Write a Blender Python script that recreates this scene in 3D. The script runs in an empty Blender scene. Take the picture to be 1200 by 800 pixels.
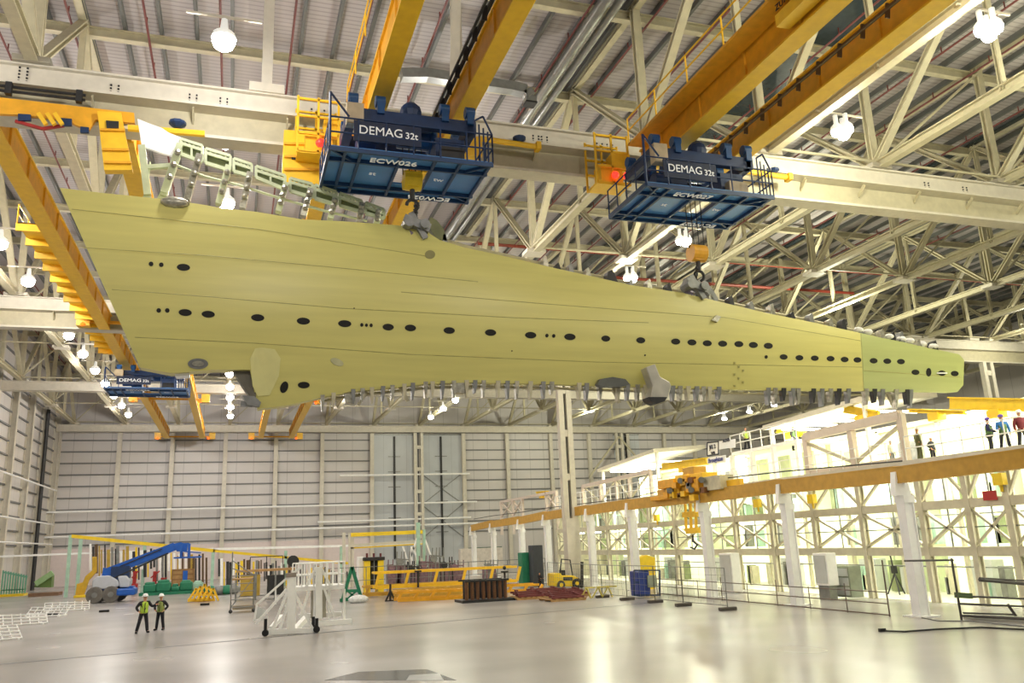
import bpy, bmesh, math, random
from mathutils import Vector, Matrix
random.seed(7)
C = bpy.context.scene.collection
PI = math.pi
# ---------------------------------------------------------------- camera
yaw, pit, rol = [math.radians(a) for a in (18.64, 13.58, -2.36)]
FPX, CAMH = 971.4, 3.2
Fv = Vector((math.sin(yaw)*math.cos(pit), math.cos(yaw)*math.cos(pit), math.sin(pit)))
R0 = Fv.cross(Vector((0, 0, 1))).normalized(); U0 = R0.cross(Fv)
Rv = math.cos(rol)*R0 + math.sin(rol)*U0
Uv = -math.sin(rol)*R0 + math.cos(rol)*U0
CAM = Vector((0, 0, CAMH))
cd = bpy.data.cameras.new('camera'); cam = bpy.data.objects.new('camera', cd); C.objects.link(cam)
cd.sensor_width = 36; cd.lens = FPX/1200*36; cd.clip_end = 600
cam.matrix_world = Matrix(((Rv.x, Uv.x, -Fv.x, 0), (Rv.y, Uv.y, -Fv.y, 0), (Rv.z, Uv.z, -Fv.z, CAMH), (0, 0, 0, 1)))
bpy.context.scene.camera = cam
def at(px, py, X=None, Y=None, Z=None):
    """point of the place measured off the photograph, on the plane X=, Y= or Z="""
    d = Rv*(px-600) - Uv*(py-400) + Fv*FPX
    if X is not None: t = X/d.x
    elif Y is not None: t = Y/d.y
    else: t = (Z-CAMH)/d.z
    return CAM + d*t
# ---------------------------------------------------------------- materials
def lin(c): return tuple(((v/255)/12.92 if v/255 <= .04045 else ((v/255+.055)/1.055)**2.4) for v in c)
MATS = {}
def mat(name, rgb, rough=.55, metal=0, var=.12, scale=3, emit=0, bump=0, stretch=None, spec=.5):
    if name in MATS: return MATS[name]
    m = bpy.data.materials.new(name); m.use_nodes = True
    nt = m.node_tree; b = nt.nodes['Principled BSDF']; L = nt.links.new
    c = lin(rgb)
    b.inputs['Roughness'].default_value = rough; b.inputs['Metallic'].default_value = metal
    b.inputs['Specular IOR Level'].default_value = spec
    tc = nt.nodes.new('ShaderNodeTexCoord'); mp = nt.nodes.new('ShaderNodeMapping')
    if stretch: mp.inputs['Scale'].default_value = stretch
    L(tc.outputs['Object'], mp.inputs['Vector'])
    nz = nt.nodes.new('ShaderNodeTexNoise'); nz.inputs['Scale'].default_value = scale; nz.inputs['Detail'].default_value = 4
    L(mp.outputs['Vector'], nz.inputs['Vector'])
    cr = nt.nodes.new('ShaderNodeValToRGB')
    cr.color_ramp.elements[0].position = .3; cr.color_ramp.elements[1].position = .7
    cr.color_ramp.elements[0].color = (*[v*(1-var) for v in c], 1)
    cr.color_ramp.elements[1].color = (*[min(1, v*(1+var)) for v in c], 1)
    L(nz.outputs['Fac'], cr.inputs['Fac']); L(cr.outputs['Color'], b.inputs['Base Color'])
    if bump:
        bp = nt.nodes.new('ShaderNodeBump'); bp.inputs['Strength'].default_value = bump; bp.inputs['Distance'].default_value = .02
        L(nz.outputs['Fac'], bp.inputs['Height']); L(bp.outputs['Normal'], b.inputs['Normal'])
    if emit:
        b.inputs['Emission Color'].default_value = (*c, 1); b.inputs['Emission Strength'].default_value = emit
    MATS[name] = m
    return m
def striped(m, axis, period, width, dark):
    """panel joints and painted groove shade: thin dark lines every <period> along one object axis"""
    nt = m.node_tree; L = nt.links.new; b = nt.nodes['Principled BSDF']
    src = b.inputs['Base Color'].links[0].from_socket
    tc = nt.nodes.new('ShaderNodeTexCoord'); sp = nt.nodes.new('ShaderNodeSeparateXYZ'); L(tc.outputs['Object'], sp.inputs[0])
    md = nt.nodes.new('ShaderNodeMath'); md.operation = 'FLOORED_MODULO'; md.inputs[1].default_value = period
    L(sp.outputs[axis], md.inputs[0])
    lt = nt.nodes.new('ShaderNodeMath'); lt.operation = 'LESS_THAN'; lt.inputs[1].default_value = width; L(md.outputs[0], lt.inputs[0])
    mx = nt.nodes.new('ShaderNodeMix'); mx.data_type = 'RGBA'; mx.blend_type = 'MULTIPLY'
    L(lt.outputs[0], mx.inputs['Factor']); L(src, mx.inputs['A']); mx.inputs['B'].default_value = (dark, dark, dark, 1)
    L(mx.outputs['Result'], b.inputs['Base Color'])
    return m
cream = mat('cream steel', (208, 202, 187), .5, var=.06)
creamg = mat('cream steel truss', (190, 183, 155), .55, var=.08)
white = mat('white steel', (250, 250, 248), .45, var=.05)
orange = mat('crane yellow', (252, 200, 48), .42, var=.08)
orange2 = mat('deep crane yellow', (234, 170, 40), .45, var=.1)
amber = mat('runway amber', (206, 160, 62), .5, var=.1)
yellow = mat('bright yellow', (240, 205, 40), .45, var=.08)
blue = mat('trolley blue', (28, 78, 132), .4, var=.15)
dblue = mat('dark blue', (22, 50, 92), .45, var=.2)
panelblue = mat('panel blue', (76, 134, 198), .4, var=.1, scale=1)
liftblue = mat('lift blue', (30, 92, 185), .35, var=.1)
dark = mat('dark steel', (38, 38, 40), .5, var=.3)
grey = mat('grey steel', (135, 136, 134), .4, .5, var=.2)
ltgrey = mat('light grey panel', (200, 203, 200), .5, var=.05)
silver = mat('silver bracket', (168, 165, 150), .35, .6, var=.35, scale=8)
red = mat('red lamp glass', (255, 40, 30), .3, emit=3)
amberlamp = mat('amber lamp glass', (255, 90, 20), .3, emit=3)
redpaint = mat('red paint', (170, 40, 38), .5)
redpipe = mat('red sprinkler pipe', (112, 52, 48), .5)
green = mat('green paint', (30, 120, 88), .5)
paleg = mat('pale green frame', (170, 205, 185), .5)
olive = mat('olive panel', (108, 118, 72), .5, var=.15)
primer = mat('wing primer', (212, 205, 124), .36, var=.06, scale=.9, stretch=(.3, 1, 4))
primer2 = mat('wing tip primer', (180, 188, 122), .36, var=.05, scale=.8, stretch=(.35, 1, 5))
primer3 = mat('pale cover primer', (222, 218, 150), .45, var=.04)
paleprimer = mat('pale green primer', (205, 214, 178), .4, var=.1)
hole = mat('painted hole shade', (14, 14, 10), .7, var=.2)  # near-black discs stand in for the shade inside the holes
seam = mat('seam line', (176, 170, 104), .5, var=.2)
black = mat('black rubber', (24, 24, 26), .7, var=.2)
tyre = mat('pale dusty tyre', (104, 100, 95), .8, var=.25)
wood = mat('bare wood', (176, 138, 90), .7, var=.2)
maroon = mat('maroon paint', (112, 50, 52), .6, var=.2)
purple = mat('purplish machinery', (120, 92, 100), .6, var=.4, scale=4)
skin = mat('skin', (205, 150, 120), .6, var=.05)
hivis = mat('hi vis yellow green', (180, 212, 70), .6, var=.05)
cloth_b = mat('black cloth', (34, 34, 42), .85, var=.2)
cloth_n = mat('navy cloth', (40, 42, 80), .85, var=.2)
cloth_l = mat('blue cloth', (60, 120, 190), .85, var=.2)
cloth_r = mat('dark red cloth', (110, 40, 50), .85, var=.2)
cloth_w = mat('pale cloth', (205, 205, 190), .85, var=.1)
cloth_o = mat('olive cloth', (96, 98, 70), .85, var=.2)
hatw = mat('white helmet plastic', (245, 245, 245), .3, var=.02)
hatp = mat('purple helmet plastic', (92, 62, 170), .3, var=.05)
bulb = mat('lamp bulb', (255, 252, 246), .3, emit=40, var=0)
bell = mat('lamp bell', (235, 235, 230), .3, 0, emit=.5)
lettering = mat('white lettering', (242, 244, 246), .5, var=.01, emit=.12)
letterdark = mat('dark lettering', (40, 44, 70), .5, var=.01)
sheet = mat('glowing white panel', (247, 250, 208), .6, var=.14, scale=.7, emit=.95)  # panels glow by themselves, putting the bays' brightness into the material
sheetg = mat('glowing greenish panel', (206, 216, 166), .6, var=.35, scale=.7, emit=.32)  # dimmer self-glowing panel, its brightness also put into the material
jigsteel = mat('jig steel', (206, 200, 176), .55, var=.08)
skyl = mat('dark rooflight', (46, 58, 64), .25, var=.2)
duct = mat('galvanised duct', (150, 152, 150), .35, .5)
# ---------------------------------------------------------------- mesh builder
class MB:
    def __init__(s): s.v = []; s.f = []
    def add(s, vs, fs):
        o = len(s.v); s.v += [Vector(v) for v in vs]; s.f += [tuple(i+o for i in f) for f in fs]; return s
    def box(s, c, d, rz=0):
        hx, hy, hz = d[0]/2, d[1]/2, d[2]/2; ca, sa = math.cos(rz), math.sin(rz)
        vs = [(c[0]+x*ca-y*sa, c[1]+x*sa+y*ca, c[2]+z) for z in (-hz, hz) for x, y in ((-hx, -hy), (hx, -hy), (hx, hy), (-hx, hy))]
        return s.add(vs, [(0, 3, 2, 1), (4, 5, 6, 7), (0, 1, 5, 4), (1, 2, 6, 5), (2, 3, 7, 6), (3, 0, 4, 7)])
    def bb(s, x0, x1, y0, y1, z0, z1): return s.box(((x0+x1)/2, (y0+y1)/2, (z0+z1)/2), (abs(x1-x0), abs(y1-y0), abs(z1-z0)))
    def frame(s, p, q, up=(0, 0, 1)):
        p, q = Vector(p), Vector(q); d = (q-p).normalized(); up = Vector(up)
        if abs(d.dot(up)) > .95: up = Vector((0, 1, 0))
        a = d.cross(up).normalized(); b = a.cross(d).normalized(); return p, q, a, b
    def bar(s, p, q, w=.1, h=None, up=(0, 0, 1), w2=None, h2=None):
        h = h or w; p, q, a, b = s.frame(p, q, up); w2 = w2 or w; h2 = h2 or h
        vs = [p+a*x*w/2+b*y*h/2 for x, y in ((-1, -1), (1, -1), (1, 1), (-1, 1))] + [q+a*x*w2/2+b*y*h2/2 for x, y in ((-1, -1), (1, -1), (1, 1), (-1, 1))]
        return s.add(vs, [(0, 3, 2, 1), (4, 5, 6, 7), (0, 1, 5, 4), (1, 2, 6, 5), (2, 3, 7, 6), (3, 0, 4, 7)])
    def ibar(s, p, q, w=.3, h=.4, t=.05, up=(0, 0, 1)):
        p, q, a, b = s.frame(p, q, up)
        for sg in (-1, 1): s.bar(p+b*sg*(h-t)/2, q+b*sg*(h-t)/2, w, t, b)
        return s.bar(p, q, t, h-2*t, b)
    def tube(s, p, q, r=.05, n=8, r2=None):
        p, q, a, b = s.frame(p, q); r2 = r if r2 is None else r2
        vs = [p+(a*math.cos(t)+b*math.sin(t))*r for t in [2*PI*i/n for i in range(n)]] + [q+(a*math.cos(t)+b*math.sin(t))*r2 for t in [2*PI*i/n for i in range(n)]]
        return s.add(vs, [(i, (i+1) % n, n+(i+1) % n, n+i) for i in range(n)] + [tuple(range(n-1, -1, -1)), tuple(range(n, 2*n))])
    def path(s, pts, r=.04, n=6):
        for a, b in zip(pts, pts[1:]): s.tube(a, b, r, n)
        return s
    def prism(s, poly, vec):
        n = len(poly); vec = Vector(vec); vs = [Vector(p) for p in poly] + [Vector(p)+vec for p in poly]
        return s.add(vs, [tuple(range(n)), tuple(range(2*n-1, n-1, -1))] + [(i, n+i, n+(i+1) % n, (i+1) % n) for i in range(n)])
    def lathe(s, c, prof, n=16):
        c = Vector(c); vs = []; fs = []
        for r, z in prof: vs += [c+Vector((r*math.cos(2*PI*i/n), r*math.sin(2*PI*i/n), z)) for i in range(n)]
        for k in range(len(prof)-1): fs += [(k*n+i, k*n+(i+1) % n, (k+1)*n+(i+1) % n, (k+1)*n+i) for i in range(n)]
        return s.add(vs, fs)
    def ball(s, c, r, n=12, sc=(1, 1, 1)):
        c = Vector(c); m = n//2; vs = []; fs = []
        for k in range(m+1):
            th = PI*k/m
            vs += [c+Vector((r*sc[0]*math.sin(th)*math.cos(2*PI*i/n), r*sc[1]*math.sin(th)*math.sin(2*PI*i/n), r*sc[2]*math.cos(th))) for i in range(n)]
        for k in range(m): fs += [(k*n+i, (k+1)*n+i, (k+1)*n+(i+1) % n, k*n+(i+1) % n) for i in range(n)]
        return s.add(vs, fs)
    def disc(s, c, ax, az, nrm, dep=.02, n=20):
        c = Vector(c); ax = Vector(ax); az = Vector(az)
        return s.prism([c+ax*math.cos(2*PI*i/n)+az*math.sin(2*PI*i/n) for i in range(n)], Vector(nrm)*dep)
def build(name, mb, m, parent=None, smooth=False, bevel=0):
    me = bpy.data.meshes.new(name)
    off = parent['_o'] if parent is not None and '_o' in parent else (0, 0, 0)
    off = Vector(off)
    me.from_pydata([v-off for v in mb.v], [], mb.f); me.materials.append(m)
    bm = bmesh.new(); bm.from_mesh(me); bmesh.ops.recalc_face_normals(bm, faces=bm.faces); bm.to_mesh(me); bm.free()
    if smooth:
        for p in me.polygons: p.use_smooth = True
    o = bpy.data.objects.new(name, me); C.objects.link(o)
    if parent is not None: o.parent = parent; o['_o'] = tuple(off)
    if bevel:
        b = o.modifiers.new('bevel', 'BEVEL'); b.width = bevel; b.segments = 2; b.limit_method = 'ANGLE'
    return o
def tag(o, label, cat, group=None, kind=None):
    o['label'] = label; o['category'] = cat
    if group: o['group'] = group
    if kind: o['kind'] = kind
    return o
def thing(name, label, cat, loc=(0, 0, 0), group=None):
    o = bpy.data.objects.new(name, None); C.objects.link(o); o.location = loc; o['_o'] = tuple(loc); o.empty_display_size = .2
    return tag(o, label, cat, group)
def solo(name, mb, m, label, cat, group=None, kind=None, smooth=False, bevel=0):
    """a thing that is a single mesh, with its origin at its own base"""
    xs = [v.x for v in mb.v]; ys = [v.y for v in mb.v]; z = min(v.z for v in mb.v)
    loc = Vector(((min(xs)+max(xs))/2, (min(ys)+max(ys))/2, z)); mb.v = [v-loc for v in mb.v]
    o = build(name, mb, m, None, smooth, bevel); o.location = loc
    return tag(o, label, cat, group, kind)
def struct(name, mb, m, parent=None, smooth=False):
    o = build(name, mb, m, parent, smooth); o['kind'] = 'structure'; return o
def dup(root, loc, rz=0, label=None, group=None, scale=None):
    r = root.copy(); C.objects.link(r); r.location = loc; r.rotation_euler = (0, 0, rz)
    if label: r['label'] = label
    if group: r['group'] = group
    if scale: r.scale = scale
    def kids(a, b):
        for ch in [c for c in a.children]:
            c = ch.copy(); C.objects.link(c); c.parent = b; kids(ch, c)
    kids(root, r)
    return r
def text(body, size, origin, xdir, ydir, m, parent=None, name='lettering', depth=.01, bold=0):
    cu = bpy.data.curves.new('txt', 'FONT'); cu.body = body; cu.size = size; cu.extrude = depth; cu.offset = bold
    cu.align_x = 'CENTER'; cu.align_y = 'CENTER'
    t = bpy.data.objects.new('txt', cu); C.objects.link(t); bpy.context.view_layer.update()
    me = bpy.data.meshes.new_from_object(t.evaluated_get(bpy.context.evaluated_depsgraph_get()))
    bpy.data.objects.remove(t)
    x = Vector(xdir).normalized(); y = Vector(ydir).normalized(); z = x.cross(y)
    off = Vector(parent['_o']) if parent is not None and '_o' in parent else Vector((0, 0, 0))
    o0 = Vector(origin)-off
    me.transform(Matrix(((x.x, y.x, z.x, o0.x), (x.y, y.y, z.y, o0.y), (x.z, y.z, z.z, o0.z), (0, 0, 0, 1))))
    me.materials.clear(); me.materials.append(m)
    o = bpy.data.objects.new(name, me); C.objects.link(o)
    if parent is not None: o.parent = parent; o['_o'] = tuple(off)
    return o
NUM = ['first', 'second', 'third', 'fourth', 'fifth', 'sixth', 'seventh', 'eighth', 'ninth', 'tenth', 'eleventh', 'twelfth', 'thirteenth', 'fourteenth', 'fifteenth', 'sixteenth', 'seventeenth', 'eighteenth', 'nineteenth', 'twentieth', 'twenty-first', 'twenty-second', 'twenty-third', 'twenty-fourth', 'twenty-fifth']
# ================================================================ SHELL
XL, XR, YB, YF, ZR = -22.6, 92, 121.6, -14, 27.7
fl = mat('floor concrete', (168, 164, 161), .2, var=.16, scale=.22, spec=.45)
fl.node_tree.nodes['Color Ramp'].color_ramp.elements[0].position = .1; fl.node_tree.nodes['Color Ramp'].color_ramp.elements[1].position = .9
fl.node_tree.nodes['Noise Texture'].inputs['Detail'].default_value = 4
nt = fl.node_tree; n2 = nt.nodes.new('ShaderNodeTexNoise'); n2.inputs['Scale'].default_value = .22; n2.inputs['Detail'].default_value = 1
mr = nt.nodes.new('ShaderNodeMapRange'); mr.inputs['To Min'].default_value = .16; mr.inputs['To Max'].default_value = .32
tcx = nt.nodes.new('ShaderNodeTexCoord'); nt.links.new(tcx.outputs['Object'], n2.inputs['Vector']); nt.links.new(n2.outputs['Fac'], mr.inputs['Value'])
nt.links.new(mr.outputs['Result'], nt.nodes['Principled BSDF'].inputs['Roughness'])
struct('floor', MB().bb(XL, XR, YF, YB, -.3, 0), fl)
wm = striped(mat('wall cladding', (206, 202, 200), .5, var=.04, scale=.3), 0, 2.27, .07, .72)
wml = striped(mat('side wall cladding', (204, 200, 196), .5, var=.04, scale=.3), 1, 2.5, .07, .72)
rm = striped(mat('roof decking', (180, 174, 174), .5, var=.05, scale=.3), 1, .32, .09, .72)  # dark lines put the shade of the corrugation grooves into the colour
wb = struct('wall_back', MB().bb(XL, XR, YB, YB+.3, 0, ZR), wm)
wl = struct('wall_left', MB().bb(XL-.3, XL, YF, YB, 0, ZR), wml)
struct('wall_right', MB().bb(XR, XR+.3, YF, YB, 0, ZR), wml)
ce = struct('ceiling', MB().bb(XL, XR, YF, YB, ZR, ZR+.3), rm)
pur = MB(); x = XL+.8
purm = mat('purlin grey', (100, 102, 100), .5, var=.05)
while x < XR: pur.bb(x, x+.16, YF, YB, ZR-.3, ZR); x += 1.6
struct('ceiling_purlins', pur, purm, ce)
sk = MB()
for xx in (29.1, 45): sk.bb(xx, xx+.9, YF, 118, ZR-.34, ZR-.3)
sk.bb(26.4, 29.1, YF, 42, ZR-.34, ZR-.3)
struct('ceiling_rooflight', sk, skyl, ce)
# lower plain band of the back wall and girts
struct('trim_1', MB().bb(XL, 18.4, YB-.25, YB, 0, 4.6), mat('plain wall band', (222, 208, 206), .5, var=.03))
girt = mat('girt grey', (118, 118, 118), .5, var=.05)
z = 4.9; k = 0
while z < 19.6:
    for a, b in ((XL, 18.6), (32.6, XR)):
        struct('girt', MB().bb(a, b, YB-.16, YB, z, z+.17), girt, wb)
    z += 1.5
z = 4.9
while z < 26.5:
    struct('girt', MB().bb(XL, XL+.16, 30, YB, z, z+.17), girt, wl); z += 1.5
for z, a, b in ((6.1, XL, 34), (9.2, XL, 34), (6.95, 11, 33), (13.3, 14, 33)):
    struct('trim_%d' % (2+k), MB().tube((a, 120, z), (b, 120, z), .13, 6), white); k += 1
# wall columns of the back wall
cols = [at(p, 506, Y=121).x for p in (141, 203, 265, 324, 378, 436, 543, 594, 645, 690, 735, 778)] + [XL+.5, 72, 79, 86]
cols = sorted(cols)
for i, cx in enumerate(cols):
    o = solo('wall_column', MB().ibar((cx, 121.2, 0), (cx, 121.2, 19.5), .55, .5, .08), cream, 'cream steel I-column on the rear wall, %s from the left corner' % NUM[i], 'column', 'columns of the rear wall')
# doors
dm = striped(mat('door panel blue grey', (186, 190, 194), .4, var=.06, scale=.4), 0, 3.4, .07, .8)
for n, (a, b) in enumerate(((19, 25.2), (26, 32.2), (57.5, 62))):
    d = struct('door_%d' % (n+1), MB().bb(a, b, YB-.12, YB-.02, 0, 19.3), dm)
    struct('door_frame', MB().bar((a, YB-.14, 19.3), (b, YB-.14, 19.3), .2), grey, d)
    xm = (a+b)/2-.1
    struct('door_track', MB().bb(xm-.14, xm+.14, YB-.35, YB-.12, 1.5, 19.0), dark, d)
    br = MB()
    for q in range(6): br.bb(xm-.9, xm+.9, YB-.25, YB-.12, 5+q*2.2, 5.12+q*2.2)
    struct('door_bracket', br, grey, d)
    br = MB()
    for z0, z1 in ((4.2, 9), (9, 13.5)):
        if n == 1:
            br.bar((a, YB-.2, z0), (b, YB-.2, z1), .12); br.bar((a, YB-.2, z1), (b, YB-.2, z0), .12)
    if n == 1: struct('door_bracing', br, grey, d)
# side wall columns and dark downpipe
for i in range(13):
    y = 30.4+7.5*i
    solo('wall_column', MB().ibar((XL+.35, y, 0), (XL+.35, y, 27), .55, .7, .09, up=(1, 0, 0)), cream, 'cream steel column of the left side wall, %s from the near end' % NUM[i], 'column', 'columns of the left wall')
p = at(57, 480, X=XL+.8)
solo('downpipe', MB().tube((XL+.8, p.y, 0), (XL+.8, p.y, 21), .22, 8), dark, 'dark vertical cable duct climbing the left side wall', 'duct')
for n, zz in enumerate((5.2, 7.6, 11.8)):
    solo('handrail', MB().tube((XL+1.1, 45, zz), (XL+1.1, 119, zz), .09, 6), white, '%s white horizontal pipe along the left side wall' % ('lowest', 'middle', 'highest')[n], 'pipe')
# ================================================================ RUNWAY BEAMS
BY = [30.4, 60.5, 90.5, 120.3]
BN = ['nearest', 'second', 'third', 'furthest']
for i, y in enumerate(BY):
    t = thing('crane_runway_beam', 'long cream runway beam crossing the whole hall, %s of the four' % BN[i], 'beam', (20, y, 18.3), 'crane runway beams')
    x0, x1 = XL+.3, XR-1
    b = MB().bb(x0, x1, y-.12, y+.12, 19.55, 20.4); b.bb(x0, x1, y-.3, y+.3, 20.32, 20.4)
    build('upper_girder', b, cream, t)
    build('middle_flange', MB().bb(x0, x1, y-.5, y+.5, 19.45, 19.57), cream, t)
    if i < 2:
        build('lower_web', MB().bb(x0, x1, y+.18, y+.3, 18.4, 19.45), creamg, t)
        build('lower_flange', MB().bb(x0, x1, y-.25, y+.6, 18.28, 18.4), cream, t)
        for q in range(20 if i == 0 else 10):
            xx = -19+q*(3.4 if i == 0 else 7)
            build('stiffener', MB().bar((xx, y-.3, 19.4), (xx, y+.2, 19.0), .06, .18), creamg, t)
        if i == 0:
            bl = MB()
            for px in (22, 130, 222, 258, 365, 380, 625, 635, 700, 712, 1085, 1130):
                c = at(px, 100 + .125*px-12, Y=y-.14)
                for a in range(2):
                    for e in range(3 if px > 30 else 5): bl.box((c.x+a*.25, y-.14, 19.75+e*.13), (.06, .04, .06))
            build('bolt_heads', bl, dark, t)['kind'] = 'stuff'
# ================================================================ ROOF TRUSSES
def make_truss(name, label, group, y0, y1, d=.42):
    t = thing(name, label, 'truss', (0, 0, 20.4), group); t['_o'] = (0, 0, 20.4)
    L = y1-y0; zt = 27.3; zb = 20.6
    bot = [0, L/2, L]; top = [0, L/4, 3*L/4, L]
    build('bottom_chord', MB().ibar((0, y0, zb), (0, y1, zb), d, d, .07), creamg, t)
    build('top_chord', MB().ibar((0, y0, zt), (0, y1, zt), d*.8, d*.8, .06), creamg, t)
    for b in bot[:-1]: build('post', MB().ibar((0, y0+b, zb), (0, y0+b, zt), d*.9, d*.8, .07), creamg, t)
    for b in (L/4, 3*L/4): build('post', MB().ibar((0, y0+b, zb), (0, y0+b, zt), d*.6, d*.5, .06), creamg, t)
    for a, b in ((0, L/4), (L/2, L/4), (L/2, 3*L/4), (L, 3*L/4)):
        build('diagonal', MB().ibar((0, y0+a, zb), (0, y0+b, zt), d*.85, d*.7, .07), creamg, t)
    for b in bot: build('base_plate', MB().bb(-.6, .6, y0+b-.5, y0+b+.5, 20.38, 20.6), cream, t)
    return t
bays = [(0.4, 30.4), (30.4, 60.5), (60.5, 90.5), (90.5, 120.3)]
near = [-20.3, -14.4, -7.4, 17.0, 23.3, 29.7, 37.7, 45.5, 53.8, 62, 70, 78]
far = [-20.3, -14.2, -7.6, -1, 5.3, 12, 18.7, 25.5, 32.5, 39.5, 46.5, 53.5, 60.5, 67.5, 74.5, 82]
bname = ['in front of the nearest runway beam', 'between runway beams one and two', 'between runway beams two and three', 'between runway beams three and four']
for i, (y0, y1) in enumerate(bays):
    xs = near if i < 2 else far
    proto = None
    for j, x in enumerate(xs):
        if i == 0 and x > 50: continue
        lab = 'lattice roof truss %s, %s from the left' % (bname[i], NUM[j])
        if proto is None:
            proto = make_truss('roof_truss', lab, 'roof trusses', y0, y1); proto.location.x = x
        else: dup(proto, (x, 0, 20.4), label=lab)
# short posts standing on the nearest beam where no truss lands
for n, (x, yy) in enumerate(((.6, 30.4), (8.3, 30.4), (.6, 60.5))):
    t = thing('roof_post', 'cream steel post rising from a bolted plate to the roof, %s from the left' % NUM[n], 'post', (x, yy, 20.4), 'posts on the runway beams')
    build('post', MB().ibar((x, yy, 20.5), (x, yy, 27.4), .4, .4, .06), cream, t)
    build('base_plate', MB().bb(x-.65, x+.65, yy-.4, yy+.4, 20.38, 20.75), cream, t)
    if n == 1:
        for sg in (-1, 1): build('diagonal', MB().ibar((x+sg*.2, yy, 20.7), (x+sg*1.6, yy-7, 27.4), .36, .36, .06), cream, t)
# cross beams under the roof, along X
yy = 8.4; n = 0
while yy < 121:
    solo('roof_beam', MB().ibar((XL+.2, yy, 27.12), (XR-.2, yy, 27.12), .34, .5, .06), creamg, 'cream roof beam crossing the hall under the decking, %s from the front' % NUM[n], 'beam', 'roof cross beams')
    yy += 7.5; n += 1
# sway bracing between neighbouring trusses
n = 0
for i, (y0, y1) in enumerate(bays):
    xs = [x for x in (near if i < 2 else far) if (x > 15 if i < 2 else True)]
    for yb in ((y0+y1)/2, y1):
        for a, b in zip(xs, xs[1:]):
            if i == 0 and b > 50: continue
            m = MB().bar((a, yb-.3, 20.7), (b, yb-.3, 27.1), .12, .12)
            m.bar((a, yb-.3, 20.75), (b, yb-.3, 20.75), .1, .1)
            solo('sway_brace', m, creamg, 'thin cream cross bracing between roof trusses', 'brace', 'sway braces between the roof trusses')
            n += 1
# knee struts seen by the far trusses
# red sprinkler pipes
x = XL+2; n = 0
while x < 66:
    t = thing('sprinkler_pipe', 'dull red sprinkler pipe under the roof, %s from the left wall' % (NUM[n] if n < 25 else 'last'), 'pipe', (x, 50, 26.9), 'sprinkler pipes under the roof')
    build('pipe', MB().tube((x, 5, 26.78), (x, 118, 26.78), .055, 6), redpipe, t)
    hd = MB()
    for q in range(28): hd.tube((x, 10+q*3.8, 26.78), (x, 10+q*3.8, 27.15), .035, 5)
    build('sprinkler_heads', hd, redpipe, t)['kind'] = 'stuff'
    x += 3.2 if n < 18 else 6.4; n += 1
for n, (p0, p1, Y) in enumerate((((560, 283), (1200, 335), 56), ((640, 318), (1000, 345), 58))):
    a, b = at(*p0, Y=Y), at(*p1, Y=Y); a.z = b.z = (a.z+b.z)/2
    solo('sprinkler_main', MB().tube(a, b, .13, 8), mat('red main', (140, 58, 42), .5), '%s thick red water main crossing below the trusses' % ('upper', 'lower')[n], 'pipe')
# roof gutter duct between left and middle roof
g = thing('roof_duct', 'shiny galvanised twin duct running along under the roof beside the first truss', 'duct', (14.6, 40, 26.6))
build('duct', MB().tube((14.9, 0, 26.5), (14.9, 118, 26.5), .28, 10), duct, g, True)
build('duct', MB().tube((15.7, 0, 26.7), (15.7, 118, 26.7), .2, 10), duct, g, True)
g = thing('ventilation_duct', 'grey ventilation duct with a bent open end under the roof', 'duct', (11, 34, 25))
dp = [at(x, y, Y=36) for x, y in ((470, 88), (500, 88), (560, 97), (600, 103), (616, 107), (621, 114), (621, 121))]
m = MB()
for a, b in zip(dp, dp[1:]): m.bar(a, b, .55, .5)
build('duct', m, duct, g); m = MB().bar(dp[-1], dp[-1]+Vector((0, 0, -.1)), .6, .6); build('outlet', m, dark, g)
# ================================================================ WING
YW = 26.4
TOPC = [(70, 220), (120, 226), (200, 234), (240, 240), (245, 241), (255, 243), (300, 248), (355, 257), (400, 259), (455, 263), (492, 266), (515, 281), (545, 290), (600, 302), (650, 314), (700, 325), (740, 334), (800, 343), (850, 355), (900, 367), (950, 377), (1008, 390)]
BOTC = [(164, 430), (200, 437), (250, 433), (293, 433), (299, 445), (302, 479), (335, 475), (370, 467), (410, 459), (450, 455), (495, 450), (520, 449), (550, 448), (600, 449), (652, 450), (700, 452), (740, 453), (800, 455), (850, 456), (900, 457), (950, 458), (1012, 458)]
TT = [(1008, 390), (1035, 396), (1060, 401), (1085, 407), (1110, 412), (1124, 415), (1130, 422)]
TB = [(1012, 458), (1036, 458.6), (1060, 459), (1085, 459.5), (1110, 460), (1122, 459), (1129, 451)]
def refine(A, n=3):
    o = []
    for a, b in zip(A, A[1:]): o += [(a[0]+(b[0]-a[0])*k/n, a[1]+(b[1]-a[1])*k/n) for k in range(n)]
    return o+[A[-1]]
def bulge(px, v):
    w = max(.12, 1-max(0, px-100)/1150)
    return w*.6*(4*v*(1-v) if 0 < v < 1 else 0)
def interp(A, px):
    for a, b in zip(A, A[1:]):
        if a[0] <= px <= b[0]: return a[1]+(b[1]-a[1])*(px-a[0])/max(1e-6, b[0]-a[0])
    return A[-1][1] if px > A[-1][0] else A[0][1]
ALLT, ALLB = TOPC+TT[1:], BOTC+TB[1:]
SMT = [(60, 216), (455, 262), (600, 301), (740, 334), (900, 367), (1008, 390), (1130, 420)]
SMB = [(60, 462), (200, 474), (330, 475), (370, 468), (410, 459), (450, 455), (520, 449), (652, 450), (800, 455), (1012, 459), (1130, 461)]
def onskin(px, py, off=.0):
    t, b = interp(SMT, px), interp(SMB, px)
    v = (b-py)/(b-t)
    return at(px, py, Y=YW-bulge(px, v)-off)
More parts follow.
